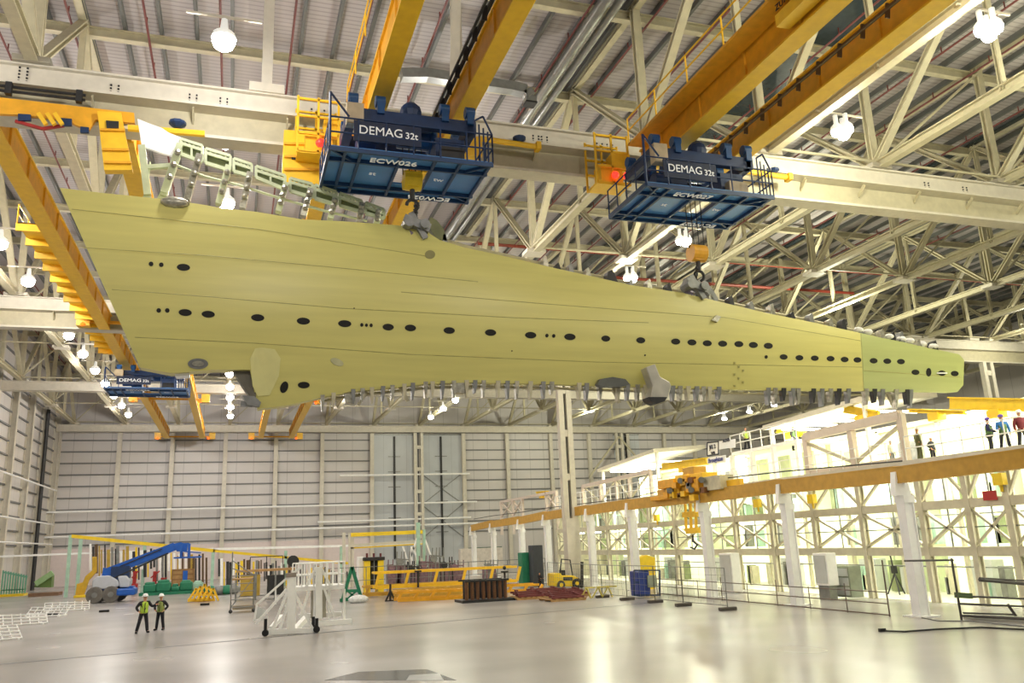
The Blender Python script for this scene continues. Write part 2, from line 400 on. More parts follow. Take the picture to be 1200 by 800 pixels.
def skinmesh(T, B, back=.9, flat=False):
    m = MB(); n = 16; rows = []
    for (tx, ty), (bx, by) in zip(T, B):
        row = []
        for k in range(n+1):
            v = k/n; px, py = bx+(tx-bx)*v, by+(ty-by)*v
            row.append(onskin(px, py))
        rows.append(row)
    N = len(rows); vs = [p for r in rows for p in r]; w = n+1
    m.add(vs, [(i*w+k, (i+1)*w+k, (i+1)*w+k+1, i*w+k+1) for i in range(N-1) for k in range(n)])
    bk = []
    for i, r in enumerate(rows):
        th = back*max(.2, 1-i/N*.75)
        for k, p in enumerate(r): bk.append(p+Vector((0, bulge(0, k/n)*.2+ (p.y*0) + th*(.55+.45*math.sin(PI*k/n)), 0)))
    m.add(bk, [(i*w+k, i*w+k+1, (i+1)*w+k+1, (i+1)*w+k) for i in range(N-1) for k in range(n)])
    o = N*w
    m.f += [(i*w, o+i*w, o+(i+1)*w, (i+1)*w) for i in range(N-1)] + [(i*w+n, (i+1)*w+n, o+(i+1)*w+n, o+i*w+n) for i in range(N-1)]
    m.f += [(k, k+1, o+k+1, o+k) for k in range(n)] + [((N-1)*w+k, o+(N-1)*w+k, o+(N-1)*w+k+1, (N-1)*w+k+1) for k in range(n)]
    return m
c0 = at(490, 400, Y=YW)
wing = thing('aircraft_wing', 'huge yellow-green primed aircraft wing hanging on edge from two overhead cranes', 'wing', c0)
def smooth_angle(o):
    for p in o.data.polygons: p.use_smooth = True
    md = o.modifiers.new('edge', 'EDGE_SPLIT'); md.split_angle = math.radians(50)
o = build('skin', skinmesh(refine(TOPC), refine(BOTC)), primer, wing); smooth_angle(o)
o = build('tip_skin', skinmesh(refine(TT), refine(TB), .25), primer2, wing); smooth_angle(o); o['label'] = 'greener outboard tip skin'
def ellipse(px, py, rx, ry, m=hole, name='access_hole', off=.015, dep=.02, tilt=0, n=18):
    P = []
    for i in range(n):
        a = 2*PI*i/n; x, y = rx*math.cos(a), ry*math.sin(a)
        x, y = x*math.cos(tilt)-y*math.sin(tilt), x*math.sin(tilt)+y*math.cos(tilt)
        P.append(onskin(px+x, py+y, off))
    return build(name, MB().prism(P, (0, dep, 0)), m, wing)
for x, y in ((177, 309), (189, 310), (186, 363.5), (196, 363.5)): ellipse(x, y, 2.7, 2.6)
for x, y, r in ((424, 380.5, 1.9), (429.5, 380.8, 1.7), (435, 381, 1.9), (641, 393, 1.9), (649, 393.4, 1.9), (898, 418, 1.8), (756, 416, .9), (415, 361, .7), (600, 411, .7)): ellipse(x, y, r, r*1.15)
for x, y in ((215, 313), (217, 366), (244, 368), (302, 372), (355.5, 376), (404, 379)): ellipse(x, y, 7.8, 4, tilt=.06)
for x, y in ((455, 383), (481, 384), (526.5, 387), (575, 389.5), (622, 392.5), (668, 394.5)): ellipse(x, y, 6.6, 3.8, tilt=.06)
for x, y in ((710, 396.5), (751, 398.5), (792, 400), (811, 401), (829, 402), (847, 402.5), (866, 403), (883, 404), (900.5, 405)): ellipse(x, y, 5.2, 3.5, tilt=.08)
for x, y in ((918.5, 418), (937, 419), (955, 419.5), (973.5, 420), (990, 421), (1005, 421.5), (1024, 422.5), (1040, 423), (1056, 423.5), (1073, 436), (1104, 437), (1119, 437.5)): ellipse(x, y, 4.5, 3.1, tilt=.08)
ellipse(1088.5, 436, 3, 5); ellipse(356, 451, 7, 3.8); ellipse(333, 453.5, 4.5, 7, tilt=.35)
build('hole_strap', MB().bar(onskin(1098, 437, .05), onskin(1110, 437, .05), .03, .05), white, wing)
# spanwise and chordwise panel seams
for pts in ([(98, 290), (250, 300), (400, 314), (560, 330)], [(131, 339), (250, 348), (400, 361), (600, 372), (760, 378)], [(158, 395), (300, 402), (480, 415), (700, 424), (1010, 430)], [(84, 245), (300, 268), (500, 300)],
            [(470, 342), (640, 356), (850, 372), (1008, 399)], [(1009, 391), (1011, 425), (1012, 458)], [(1012, 434), (1126, 442)]):
    q = refine(pts, 8); build('panel_seam', MB().path([onskin(*p, -.004) for p in q], .016, 4), seam, wing)
# cover patch by the root, jacking ring, exposed rib
P = [(307, 407), (322, 409), (329, 420), (327, 440), (316, 463), (302, 464), (296, 452), (293, 420), (299, 408)]
o = build('cover_panel', MB().prism([onskin(*p, .03) for p in P], (0, .05, 0)), primer3, wing); o['label'] = 'paler eight-sided cover panel'
ellipse(232, 426, 12, 6.2, grey, 'jacking_ring', .03, .05); ellipse(232, 426, 7, 3.2, silver, 'jacking_pad', .06, .05)
P = [(273, 434), (293, 434), (299, 445), (300, 466), (294, 466), (283, 450)]
o = build('exposed_rib', MB().prism([at(*p, Y=YW-.12) for p in P], (0, .5, 0)), mat('rib grey', (104, 100, 88), .6), wing)
m = MB(); m.prism([at(*p, Y=YW-.2) for p in ((284, 463), (298, 464), (306, 471), (304, 476), (290, 474))], (0, .3, 0)); m.bar(at(282, 473, Y=YW), at(296, 474, Y=YW), .15)
build('root_fitting', m, grey, wing)
build('spar_end', MB().prism([at(*p, Y=YW-.1) for p in ((204, 437), (216, 433), (222, 434), (222, 440), (206, 441))], (0, .4, 0)), white, wing)
ellipse(504, 298, 6, 5, mat('scuff', (148, 142, 92), .6), 'scuff_patch', .02); ellipse(395, 424, 8, 4, mat('taped patch', (196, 194, 150), .4), 'scuff_patch', .02, tilt=.4)
m = MB()
for k in range(7): a = onskin(861+(k % 3)*5, 425+k*4.5, .03); m.box(a, (.07, .03, .07))
build('rivet_cluster', m, seam, wing)['kind'] = 'stuff'
# pylon fitting and drooping flap track
P = [(700, 450), (703, 444), (718, 441.5), (733, 444), (738, 450), (730, 453), (706, 453)]
build('pylon_plate', MB().prism([at(*p, Y=YW-.35) for p in P], (0, .25, 0)), mat('dark grey plate', (98, 100, 96), .4, .3), wing)
m = MB().prism([at(*p, Y=YW-.75) for p in ((757, 430), (768, 426), (774, 441), (785, 447), (787, 452), (783, 467), (762, 466), (765, 452))], (0, .45, 0))
fit = build('engine_mount_fairing', m, mat('fairing metal', (188, 184, 172), .35, .3, var=.12, scale=3), wing, bevel=.04)
build('fairing_opening', MB().prism([at(*p, Y=YW-.8) for p in ((760, 465), (782, 465), (779, 470), (770, 473), (763, 470))], (0, .5, 0)), dark, fit)
build('clip_bracket', MB().prism([onskin(*p, .12) for p in ((834, 375), (840, 369), (845, 371), (841, 377))], (0, .12, 0)), silver, wing)
# hinge brackets below the leading edge
B1 = [(378, 16), (391, 13), (414, 14), (425, 13), (436, 16), (449, 14), (460, 14), (474, 16), (484, 17), (499, 16), (507, 17), (519, 18), (532, 17), (547, 17), (557, 12), (567, 17), (584, 17), (595, 18), (606, 18), (622, 18), (637, 17), (647, 12), (679, 17), (688, 17), (704, 16), (725, 17), (736, 16), (747.5, 16), (757, 14), (789, 15), (797.5, 14), (807, 13), (817, 14), (825, 14), (832, 13), (843, 12), (901, 17), (909, 17), (919, 12), (930, 17), (936, 16), (954, 14), (964, 18), (974, 12), (984, 16), (995, 14), (1016, 16), (1025.5, 13), (1035, 16), (1051, 20), (1064, 14), (1068, 18)]
for i, (x, ln) in enumerate(B1):
    y = interp(ALLB, x); w = 2.6 if x < 860 else 2.5; hh = random.uniform(-.6, .8)
    P = [(x-w, y-3), (x+w, y-3), (x+w*.9, y+4), (x+w*.3+hh, y+ln), (x-w*.3+hh, y+ln), (x-w*.7, y+4)]
    o = build('hinge_bracket', MB().prism([at(*p, Y=YW-.05) for p in P], (0, .22, 0)), (silver, creamg, grey)[i % 3] if x < 870 else (grey, silver, dark)[i % 3], wing)
m = MB().path([at(x, interp(ALLB, x)+5, Y=YW+.3) for x in range(375, 1075, 25)], .05, 5)
build('leading_edge_rail', m, creamg, wing)
m = MB()
for a in ((468, 452, 478, 470), (430, 459, 420, 474), (718, 455, 726, 472), (1040, 461, 1046, 474)): m.bar(at(a[0], a[1], Y=YW+.2), at(a[2], a[3], Y=YW+.2), .1)
build('support_strut', m, creamg, wing)
build('actuator_box', MB().prism([at(*p, Y=YW) for p in ((404, 461), (416, 461), (417, 474), (405, 472))], (0, .3, 0)), silver, wing)
build('actuator_box', MB().prism([at(*p, Y=YW) for p in ((533, 447), (546, 448), (545, 460), (534, 460))], (0, .3, 0)), silver, wing)
# brackets and bagged fittings along the trailing edge
for i, x in enumerate((522, 640, 655, 670, 690, 718, 741, 762, 785, 818, 834, 858, 882, 906, 930, 952, 975, 990, 1010, 1035, 1048, 1058, 1078, 1097)):
    y = interp(ALLT, x); h = (8, 11, 6, 9)[i % 4]; w = 3.4 if x != 718 else 7
    o = build('trailing_bracket', MB().prism([at(*p, Y=YW+.1) for p in ((x-w, y+3), (x-w*.8, y-h), (x-w*.1, y-h-2), (x+w*.3, y-h+2), (x+w, y+3))], (0, .35, 0)), (grey, silver, dark)[i % 3], wing)
for x in (1006, 1017, 1042, 1056, 1066, 1080, 1094):
    y = interp(ALLT, x)-3; build('bagged_fitting', MB().ball(at(x, y, Y=YW+.2), .17, 8, (1.3, 1, .8)), mat('plastic bag', (226, 224, 222), .3, var=.1), wing, True)
build('trailing_spar', MB().path([at(x, interp(ALLT, x)-1.5, Y=YW+.55) for x in range(520, 1120, 30)], .06, 5), creamg, wing)
# flap support frames behind the root
YA = YW+1.1
A = lambda x, y, d=0: at(x, y, Y=YA+d)
P = [(161, 139), (176, 145), (190, 150), (197, 155), (212, 161), (207, 184), (186, 178), (166, 171)]
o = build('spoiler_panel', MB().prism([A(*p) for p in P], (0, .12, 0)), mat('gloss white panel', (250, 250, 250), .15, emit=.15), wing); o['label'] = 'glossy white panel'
m = MB().bar(A(166, 171), A(173, 229), .22); m.bar(A(173, 196), A(200, 194), .14); m.bar(A(208, 183), A(192, 230), .2)
build('panel_strut', m, paleprimer, wing)
m = MB(); 
for c in ((173, 228), (190, 229)): m.prism([A(c[0]-6, c[1]+3), A(c[0]-2, c[1]-5), A(c[0]+2, c[1]-5), A(c[0]+5, c[1]+4)], (0, .25, 0))
build('strut_foot', m, paleprimer, wing)
ribs = [((211, 170), (192, 227)), ((234, 182), (219, 235)), ((268, 195), (256, 240)), ((293, 203), (284, 245)), ((335, 215), (326, 249)), ((364, 222), (355, 254)), ((393, 231), (387, 257)), ((424, 239), (421, 260)), ((444, 245), (441, 262))]
for i, (a, b) in enumerate(ribs):
    r = build('flap_rib', MB().bar(A(*a), A(*b), .2, .3), silver if i % 2 else paleprimer, wing)
    for k in (.15, .4, .65): build('rib_fitting', MB().ball(A(a[0]+(b[0]-a[0])*k, a[1]+(b[1]-a[1])*k, -.2), .11, 8), silver, r)
top = [(212, 163), (237, 171), (240, 174), (270, 183), (274, 186), (295, 193), (300, 195), (334, 206), (340, 209), (366, 216), (394, 225), (424, 236), (450, 246)]
def lowr(x): return interp([(205, 178), (237, 190), (270, 200), (300, 208), (334, 222), (394, 240), (450, 256)], x)
segs = [(212, 237), (241, 270), (274, 295), (300, 334), (340, 366), (369, 394), (398, 424), (428, 450)]
for i, (a, b) in enumerate(segs):
    ya, yb = interp(top, a), interp(top, b)
    m = MB().bar(A(a, ya), A(b, yb), .1, .1); m.bar(A(a, ya+5), A(b, yb+5), .08, .1); m.bar(A(a, lowr(a)), A(b, lowr(b)), .1, .12)
    k = 5
    for q in range(k+1): x = a+(b-a)*q/k; y = ya+(yb-ya)*q/k; m.bar(A(x, y), A(x, y+5), .06)
    m.bar(A(a, ya), A(a, lowr(a)), .09); m.bar(A(b, yb), A(b, lowr(b)), .09)
    if i in (0, 3): m.bar(A((a+b)/2, (ya+yb)/2+5), A((a+b)/2, lowr((a+b)/2)), .07)
    f = build('flap_frame', m, paleprimer, wing)
    build('flap_panel', MB().prism([A(a, ya+5, .05), A(b, yb+5, .05), A(b, lowr(b), .05), A(a, lowr(a), .05)], (0, .06, 0)), olive, f)
m = MB().path([A(205, 193), A(240, 207), A(280, 217), (A(330, 233)), A(380, 247), A(430, 259)], .05, 5); m.path([A(172, 222), A(176, 190)], .03)
build('rear_stringer', m, paleprimer, wing)
build('taped_fitting', MB().ball(A(205, 237, -1.2), .28, 10, (1.6, .6, .7)), silver, wing, True)
# ================================================================ CRANES
def girder(par, x0, x1, y0, y1, z0=18.3, z1=19.35, m=orange):
    w = x1-x0
    g = build('girder', MB().bb(x0+.06, x1-.06, y0, y1, z0+.08, z1), orange2, par)
    build('bottom_flange', MB().bb(x0-.03, x1+.03, y0, y1, z0, z0+.08), m, g)
    build('top_flange', MB().bb(x0-.03, x1+.03, y0, y1, z1, z1+.08), m, g)
    d = MB(); y = y0+1.5
    while y < y1: d.bb(x0-.02, x1+.02, y, y+.06, z0+.1, z1-.02); y += 3
    build('stiffeners', d, orange2, g)['kind'] = 'stuff'
def end_truck(par, x0, x1, y, z0=18.3, z1=18.9, light=True, dx=.9):
    t = build('end_truck', MB().bb(x0-dx, x1+dx, y-.12, y+.12, z0+.3, z1-.12), orange2, par)
    for x in (x0-dx, x1+dx): build('wheel_box', MB().bb(x-.4, x+.4, y-.35, y+.35, z0+.05, z1+.3), orange, t)
    if light:
        for x in (x0-dx, x1+dx-.5): build('warning_light', MB().ball((x, y-.45, z0+.1), .14, 8), amberlamp, t, True)
def railing(mb, pts, h=1.0, r=.025, step=1.2):
    pts = [Vector(p) for p in pts]
    for a, b in zip(pts, pts[1:]):
        for k in (.5, 1): mb.tube(a+Vector((0, 0, h*k)), b+Vector((0, 0, h*k)), r, 5)
        n = max(1, round((b-a).length/step))
        for i in range(n+1): p = a+(b-a)*(i/n); mb.tube(p, p+Vector((0, 0, h)), r, 5)
    return mb
# near pair: run from behind the camera to the first beam
for nm, gx, lab in (('C', ((4.02, 4.6), (7.1, 7.68)), 'orange twin girder overhead crane left of centre running towards the camera'), ('D', ((16.1, 16.75), (19.15, 19.8)), 'orange twin girder overhead crane right of centre with a handrailed walkway')):
    t = thing('overhead_crane', lab, 'crane', ((gx[0][0]+gx[1][1])/2, 15, 18.3))
    for a, b in gx: girder(t, a, b, -4, 29.4)
    end_truck(t, gx[0][0], gx[1][1], 29.75, light=False)
    xl = gx[0][0]
    # control housing hanging at the left end of the crane
    hx = xl-2.0
    m = MB()
    for z in (17.6, 18.3, 19.0, 19.7): m.bar((hx-.3, 29.0, z), (hx+1.2, 29.0, z), .08); m.bar((hx-.3, 30, z), (hx+1.2, 30, z), .08)
    for x in (hx-.3, hx+.45, hx+1.2):
        for y in (29.0, 30.0): m.bar((x, y, 17.5), (x, y, 19.8), .08)
    m.bb(hx-.3, hx+1.2, 29, 30, 17.5, 17.6); m.bb(hx, hx+1, 29.2, 29.9, 17.6, 18.5)
    build('service_cage', m, orange, t)
    for k, (dx, z, y) in enumerate(((.5, 17.9, 28.9), (.45, 17.35, 27.8))):
        build('warning_light', MB().ball((hx+dx, y, z), .16, 10), red, t, True)
    ba, bb_ = (at(560, 162, Y=29.7), at(630, 172, Y=29.7)) if nm == 'C' else (at(870, 200, Y=29.7), at(924, 208, Y=29.7))
    m = MB().tube(ba, bb_, .12, 8); m.bb(bb_.x-.1, bb_.x+.1, 29.5, 29.9, bb_.z-.16, bb_.z+.16)
    build('buffer_arm', m, orange, t); build('buffer_sensor', MB().lathe((bb_.x-.8, 29.7, bb_.z+.12), [(0, 0), (.12, 0), (.28, .12), (.28, .2), (0, .22)], 10), dblue, t)
    m = MB()
    if nm == 'D':
        railing(m, [(xl-.8, -3, 19.4), (xl-.8, 28.8, 19.4)], 1.1, .035, 2.4)
        build('walkway', MB().bb(xl-.85, xl-.05, -3, 28.8, 19.25, 19.35), orange2, t)
    else:
        railing(m, [(xl-.5, 8, 19.5), (xl-.5, 28.8, 19.5)], .9, .03, 2.4)
    build('handrail', m, orange, t)
    m = MB(); x = gx[1][0]-.35
    m.bar((x, -3, 18.9), (x, 28, 18.9), .12, .08); m.bar((x-.25, -3, 18.7), (x-.25, 28, 18.7), .07)
    for k in range(26): m.bar((x-.12, k*1.1, 18.95), (x-.12, k*1.1+.1, 18.5), .16, .05)
    build('cable_track', m, dark if nm == 'C' else mat('brown track', (92, 70, 46), .6), t)
    if nm == 'D':
        m = MB().bb(xl-.55, xl-.05, 12, 19, 18.5, 18.9); build('cable_tray', m, orange, t)
        text('2 LT', .35, (xl-.1, 18.2, 18.95), (0, -1, 0), (0, 0, 1), dark, t)
        text('ZU7', .3, (xl-.6, 18.6, 19.05), (0, -1, 0), (0, 0, 1), dark, t)
# far pair: run from the first beam to the rear wall
for nm, gx, lab in (('A', ((-9.14, -8.5), (-4.75, -4.12)), 'orange twin girder overhead crane along the left side with a blue trolley far down it'), ('B', ((2.75, 3.35), (6.75, 7.4)), 'orange twin girder overhead crane behind the wing ending at the rear wall')):
    t = thing('overhead_crane', lab, 'crane', ((gx[0][0]+gx[1][1])/2, 70, 18.3))
    for a, b in gx: girder(t, a, b, 31.3, 118)
    for y in BY[1:]: end_truck(t, gx[0][0], gx[1][1], y-.75 if y < 100 else y-1.1)
    end_truck(t, gx[0][0], gx[1][1], 31.5, light=False)
    # walkway with ribs outside the left girder
    m = MB(); xl = gx[0][0]
    m.bb(xl-1.1, xl-.1, 42, 70, 18.75, 18.8)
    y = 42
    while y < 70: m.bb(xl-1.15, xl-.05, y, y+.12, 18.4, 18.8); y += 2
    build('walkway', m, orange, t)
    build('handrail', railing(MB(), [(xl-1.1, 42, 18.8), (xl-1.1, 70, 18.8)], .9, .03, 2), orange, t)
    if nm == 'A':
        m = MB().prism([at(*p, Y=30.0) for p in ((-60, 107), (157, 132), (158, 144), (112, 140), (104, 152), (88, 146), (78, 140), (20, 134), (-60, 131))], (0, .15, 0))
        build('end_frame', m, orange2, t)
        cab = build('control_cabinet', MB().prism([at(*p, Y=29.8) for p in ((114, 130), (142, 132), (155, 199), (122, 199)) ], (0, .35, 0)), orange, t)
        for yy in (152, 175, 190): build('cabinet_rib', MB().bar(at(115+(yy-130)*.12, yy, Y=29.75), at(142+(yy-130)*.2, yy+.6, Y=29.75), .08), orange2, cab)
        build('cabinet_display', MB().prism([at(*p, Y=29.74) for p in ((124, 141), (139, 142), (139, 150), (125, 150))], (0, .06, 0)), dark, cab)
        for q in ((21, 133, 36, 141), (71, 138, 84, 147), (94, 148, 104, 155)):
            build('cabinet_display', MB().prism([at(*p, Y=29.9) for p in ((q[0], q[1]), (q[2], q[1]+1), (q[2], q[3]), (q[0], q[3]))], (0, .1, 0)), dblue, t)
        m = MB()
        for x in (45, 55, 64): m.bar(at(x, 133, Y=29.85), at(x+9, 146, Y=29.85), .14)
        build('bracing', m, orange, t)
        m = MB().bar(at(18, 142, Y=30), at(50, 151, Y=30), .1); m.bar(at(50, 151, Y=30), at(75, 147, Y=30), .1); build('cable_arm', m, redpaint, t)
    else:
        cab = build('control_cabinet', MB().prism([at(*p, Y=29.8) for p in ((333, 152), (376, 154), (381, 216), (330, 213))], (0, .4, 0)), orange, t)
        for yy in (168, 183, 198): build('cabinet_rib', MB().bar(at(333, yy, Y=29.75), at(378, yy+1, Y=29.75), .08), orange2, cab)
        build('cabinet_display', MB().prism([at(*p, Y=29.75) for p in ((341, 182), (351, 183), (350, 187), (342, 186))], (0, .04, 0)), dark, cab)
    ba, bb_ = (at(150, 150, Y=29.8), at(240, 157, Y=29.8)) if nm == 'A' else (at(381, 165, Y=29.8), at(395, 166, Y=29.8))
    m = MB().tube(ba, bb_, .13, 8)
    build('buffer_arm', m, orange, t)
    if nm == 'A': build('buffer_sensor', MB().lathe((at(208, 147, Y=29.8).x, 29.8, bb_.z+.12), [(0, 0), (.12, 0), (.3, .14), (.3, .24), (0, .26)], 10), dblue, t)
# busbar hung on the nearest beam
m = MB(); p0, p1 = at(0, 110, Y=29.9), at(100, 121, Y=29.9)
for dz in (0, -.18): m.tube((p0.x-4, 29.85, 19.25+dz), (p1.x, 29.85, 19.25+dz), .05, 6)
for k in range(6): m.bb(p1.x-.3-k*2.2, p1.x-.1-k*2.2, 29.75, 29.95, 18.95, 19.4)
solo('busbar', m, dark, 'dark twin conductor bar under the left end of the nearest runway beam', 'conductor')
# trolleys
def trolley(name, label, xc, yc, code, full=True, hook=True):
    t = thing(name, label, 'trolley', (xc, yc, 15.6))
    x0, x1, y0, y1, z = xc-2.7, xc+2.7, yc-1.6, yc+1.6, 15.6
    m = MB()
    gx0, gx1 = xc-.35, xc+.75
    for a, b, c, d in ((x0, gx0, y0, y1), (gx1, x1, y0, y1), (gx0, gx1, y0, y0+1.0), (gx0, gx1, y1-.9, y1)): m.bb(a, b, c, d, z, z+.05)
    pl = build('platform', m, panelblue, t)
    m = MB()
    for x in (x0, xc-2.2, xc-1.7, gx0-.05, gx1, xc+1.6, x1-.1): m.bar((x, y0, z-.05), (x, y1, z-.05), .09, .16)
    for y in (y0, y0+.75, y1-.55, y1): m.bar((x0, y, z-.07), (x1, y, z-.07), .09, .14)
    for sg, x in ((1, x0), (-1, x1)):
        m.bar((x, y0, z-.06), (x+sg*.8, y0+.75, z-.06), .07, .1); m.bar((x, y1, z-.06), (x+sg*.8, y1-.55, z-.06), .07, .1)
    build('underframe', m, mat('underframe blue', (26, 62, 106), .45), pl)
    m = MB(); railing(m, [(x1, y0, z), (x0, y0, z), (x0, y1, z)], 1.05, .03, .9); railing(m, [(x1, y0, z), (x1, y1, z)], 1.05, .03, .9)
    m.tube((x0, y0, z+1.9), (x0+.6, y0, z+1.1), .04, 5); m.tube((x0, y0, z), (x0, y0, z+1.9), .05, 5)
    for k in range(5): m.tube((x1-.6+k*.15, y0, z), (x1-.6+k*.15, y0, z+1.5-.12*k), .03, 5)
    m.path([Vector((x1-.6, y0, z+1.5)), Vector((x1-.3, y0, z+1.7)), Vector((x1, y0, z+1.05))], .035, 5)
    build('railing', m, dblue, t)
    nb = build('name_board', MB().bb(x0+.75, xc+.25, y0-.02, y0+.04, z+.3, z+1.0), mat('name board blue', (16, 34, 66), .5), t)
    text('DEMAG', .42, (x0+1.62, y0-.05, z+.66), (1, 0, 0), (0, 0, 1), lettering, nb)
    text('32t', .32, (x0+2.62, y0-.05, z+.62), (1, 0, 0), (0, 0, 1), lettering, nb, bold=.002)
    text(code, .42, (xc-.6, y0+.38, z-.155), (1, 0, 0), (0, -1, 0), lettering, pl, bold=.004)
    text(code, .42, (xc+1.15, y1-.25, z-.155), (-1, 0, 0), (0, 1, 0), lettering, pl, bold=.004)
    text('st', .34, (xc-1.1, yc+.05, z-.02), (1, .1, 0), (0, -1, 0), lettering, pl)
    text('tw', .34, (xc+1.2, yc+.05, z-.02), (1, .1, 0), (0, -1, 0), lettering, pl)
    # machinery on the trolley
    mc = build('trolley_frame', MB().bb(xc-2.0, xc+2.2, yc-1.1, yc-.85, z+1.3, z+1.75).bb(xc-2.0, xc+2.2, yc+.9, yc+1.15, z+1.3, z+1.75).bb(xc-2.1, xc-1.8, yc-1.1, yc+1.1, z+1.3, z+1.75).bb(xc+2, xc+2.3, yc-1.1, yc+1.1, z+1.3, z+1.75), dblue, t)
    for x in (xc-1.9, xc-1.0, xc+1.2, xc+2.1):
        for y in (yc-1, yc+1):
            m = MB().bb(x-.12, x+.12, y-.2, y+.2, z+1.6, z+2.05); m.tube((x-.16, y, z+2.1), (x+.16, y, z+2.1), .2, 12)
            build('wheel_bracket', m, blue, mc)
    m = MB().tube((xc-.9, yc, z+1.45), (xc+.9, yc, z+1.45), .42, 18); m.tube((xc-.95, yc, z+1.45), (xc-.85, yc, z+1.45), .52, 18); m.tube((xc+.85, yc, z+1.45), (xc+.95, yc, z+1.45), .52, 18)
    build('hoist_drum', m, blue, t)
    m = MB().tube((xc-1.7, yc-.3, z+.75), (xc-1.0, yc-.3, z+.75), .3, 14); m.bb(xc-1.1, xc-.4, yc-.6, yc+.3, z+.1, z+1.25); m.bb(xc+.9, xc+1.9, yc-.9, yc-.1, z+.1, z+1.1); m.tube((xc+.1, yc-.7, z+.9), (xc+.1, yc-.7, z+2.0), .3, 12); m.ball((xc+.1, yc-.7, z+2.0), .38, 12)
    build('hoist_gearbox', m, dblue, t)
    build('electrical_cabinet', MB().bb(x0+.55, x0+1.1, y0+.2, y0+.55, z+1.0, z+1.75), mat('beige box', (196, 180, 150), .6), t)
    build('junction_box', MB().bb(xc+1.0, xc+1.8, y0+.3, y0+.6, z+.15, z+.6), mat('beige box', (196, 180, 150), .6) if code.endswith('7') else dark, t)
    return t
t1 = trolley('crane_trolley', 'blue hoist trolley marked ECW026 with a yellow hook block in its floor', 5.15, 26.1, 'ECW026')
t2 = trolley('crane_trolley', 'blue hoist trolley marked ECW027 with cables paid out below it', 16.4, 26.3, 'ECW027')
t3 = dup(t1, (-6.9, 71.5, 16.1), label='small distant blue hoist trolley under the left crane beside the wing root', scale=(1.12, 1.12, .85))
# hook blocks, cables and slings
def hook_block(label, c, m, top):
    t = thing('hook_block', label, 'hook', c); c = Vector(c)
    cb = MB()
    for dx in (-.32, -.1, .12, .34): cb.tube(c+Vector((dx, 0, .2)), Vector((c.x+dx, c.y, top)), .02, 5)
    build('cable', cb, dark, t)
    b = MB().tube(c+Vector((-.3, 0, 0)), c+Vector((.3, 0, 0)), .34, 16); b.bb(c.x-.2, c.x+.2, c.y-.2, c.y+.2, c.z-.3, c.z+.1)
    build('sheave_block', b, m, t)
    h = MB().tube(c+Vector((0, 0, -.25)), c+Vector((0, 0, -.7)), .09, 8)
    h.path([c+Vector((.2*math.sin(a), 0, -.9-.2*math.cos(a)+.0)) for a in [k*.5-2.9+PI for k in range(10)]], .06, 6)
    build('hook', h, dark, t)
    return t
h1 = at(483, 212, Y=26.1); hook_block('yellow hook block drawn up into the trolley marked ECW026', h1, yellow, 17)
m = MB().bb(h1.x-.9, h1.x-.35, 25.8, 26.3, 15.7, 16.4)
h2 = at(817, 297, Y=26.3); hook_block('orange hook block hanging on long cables above the outer wing', h2, orange2, 17)
def sling(label, top, clamp):
    t = thing('lifting_sling', label, 'sling', clamp)
    a, c = Vector(top), Vector(clamp)
    m = MB(); n = 7
    for k in range(n):
        p = a+(c-a)*(k/n); q = a+(c-a)*((k+.8)/n); m.tube(p, q, .075 if k % 2 else .05, 6)
    build('chain', m, dark, t)
    m = MB().bar(c+Vector((-.45, 0, .15)), c+Vector((.45, 0, -.15)), .35, .3); m.bar(c+Vector((-.2, 0, .4)), c+Vector((.3, 0, -.5)), .2, .2); m.tube(c+Vector((-.3, -.3, 0)), c+Vector((-.3, .3, 0)), .2, 10); m.tube(c+Vector((.25, -.3, -.05)), c+Vector((.25, .3, -.05)), .17, 10)
    build('clamp', m, grey, t)
    for sg in (-1, 1): build('strap', MB().bar(c+Vector((sg*.2, .1, -.2)), c+Vector((sg*.75, .4, -1.0)), .08, .3), mat('purple grey strap', (120, 112, 128), .7), t)
sling('short grey chain and clamp gripping the wing top under the left trolley', at(487, 236, Y=26.2), at(488, 263, Y=26.3))
sling('dark chain and clamp gripping the wing top under the right trolley', at(817, 309, Y=26.3), at(815, 335, Y=26.35))
solo('lifting_lug', MB().prism([at(*p, Y=YW+.1) for p in ((826, 338), (831, 334), (836, 340), (842, 350), (840, 355), (834, 350))], (0, .3, 0)), grey, 'curved grey lifting lug standing on the wing edge beside the right hand clamp', 'lug')
solo('lifting_lug', MB().prism([at(*p, Y=YW+.1) for p in ((500, 262), (505, 254), (512, 258), (520, 268), (524, 282), (512, 280))], (0, .3, 0)), mat('olive lug', (120, 122, 84), .6), 'olive lifting lug standing on the wing edge beside the left hand clamp', 'lug')
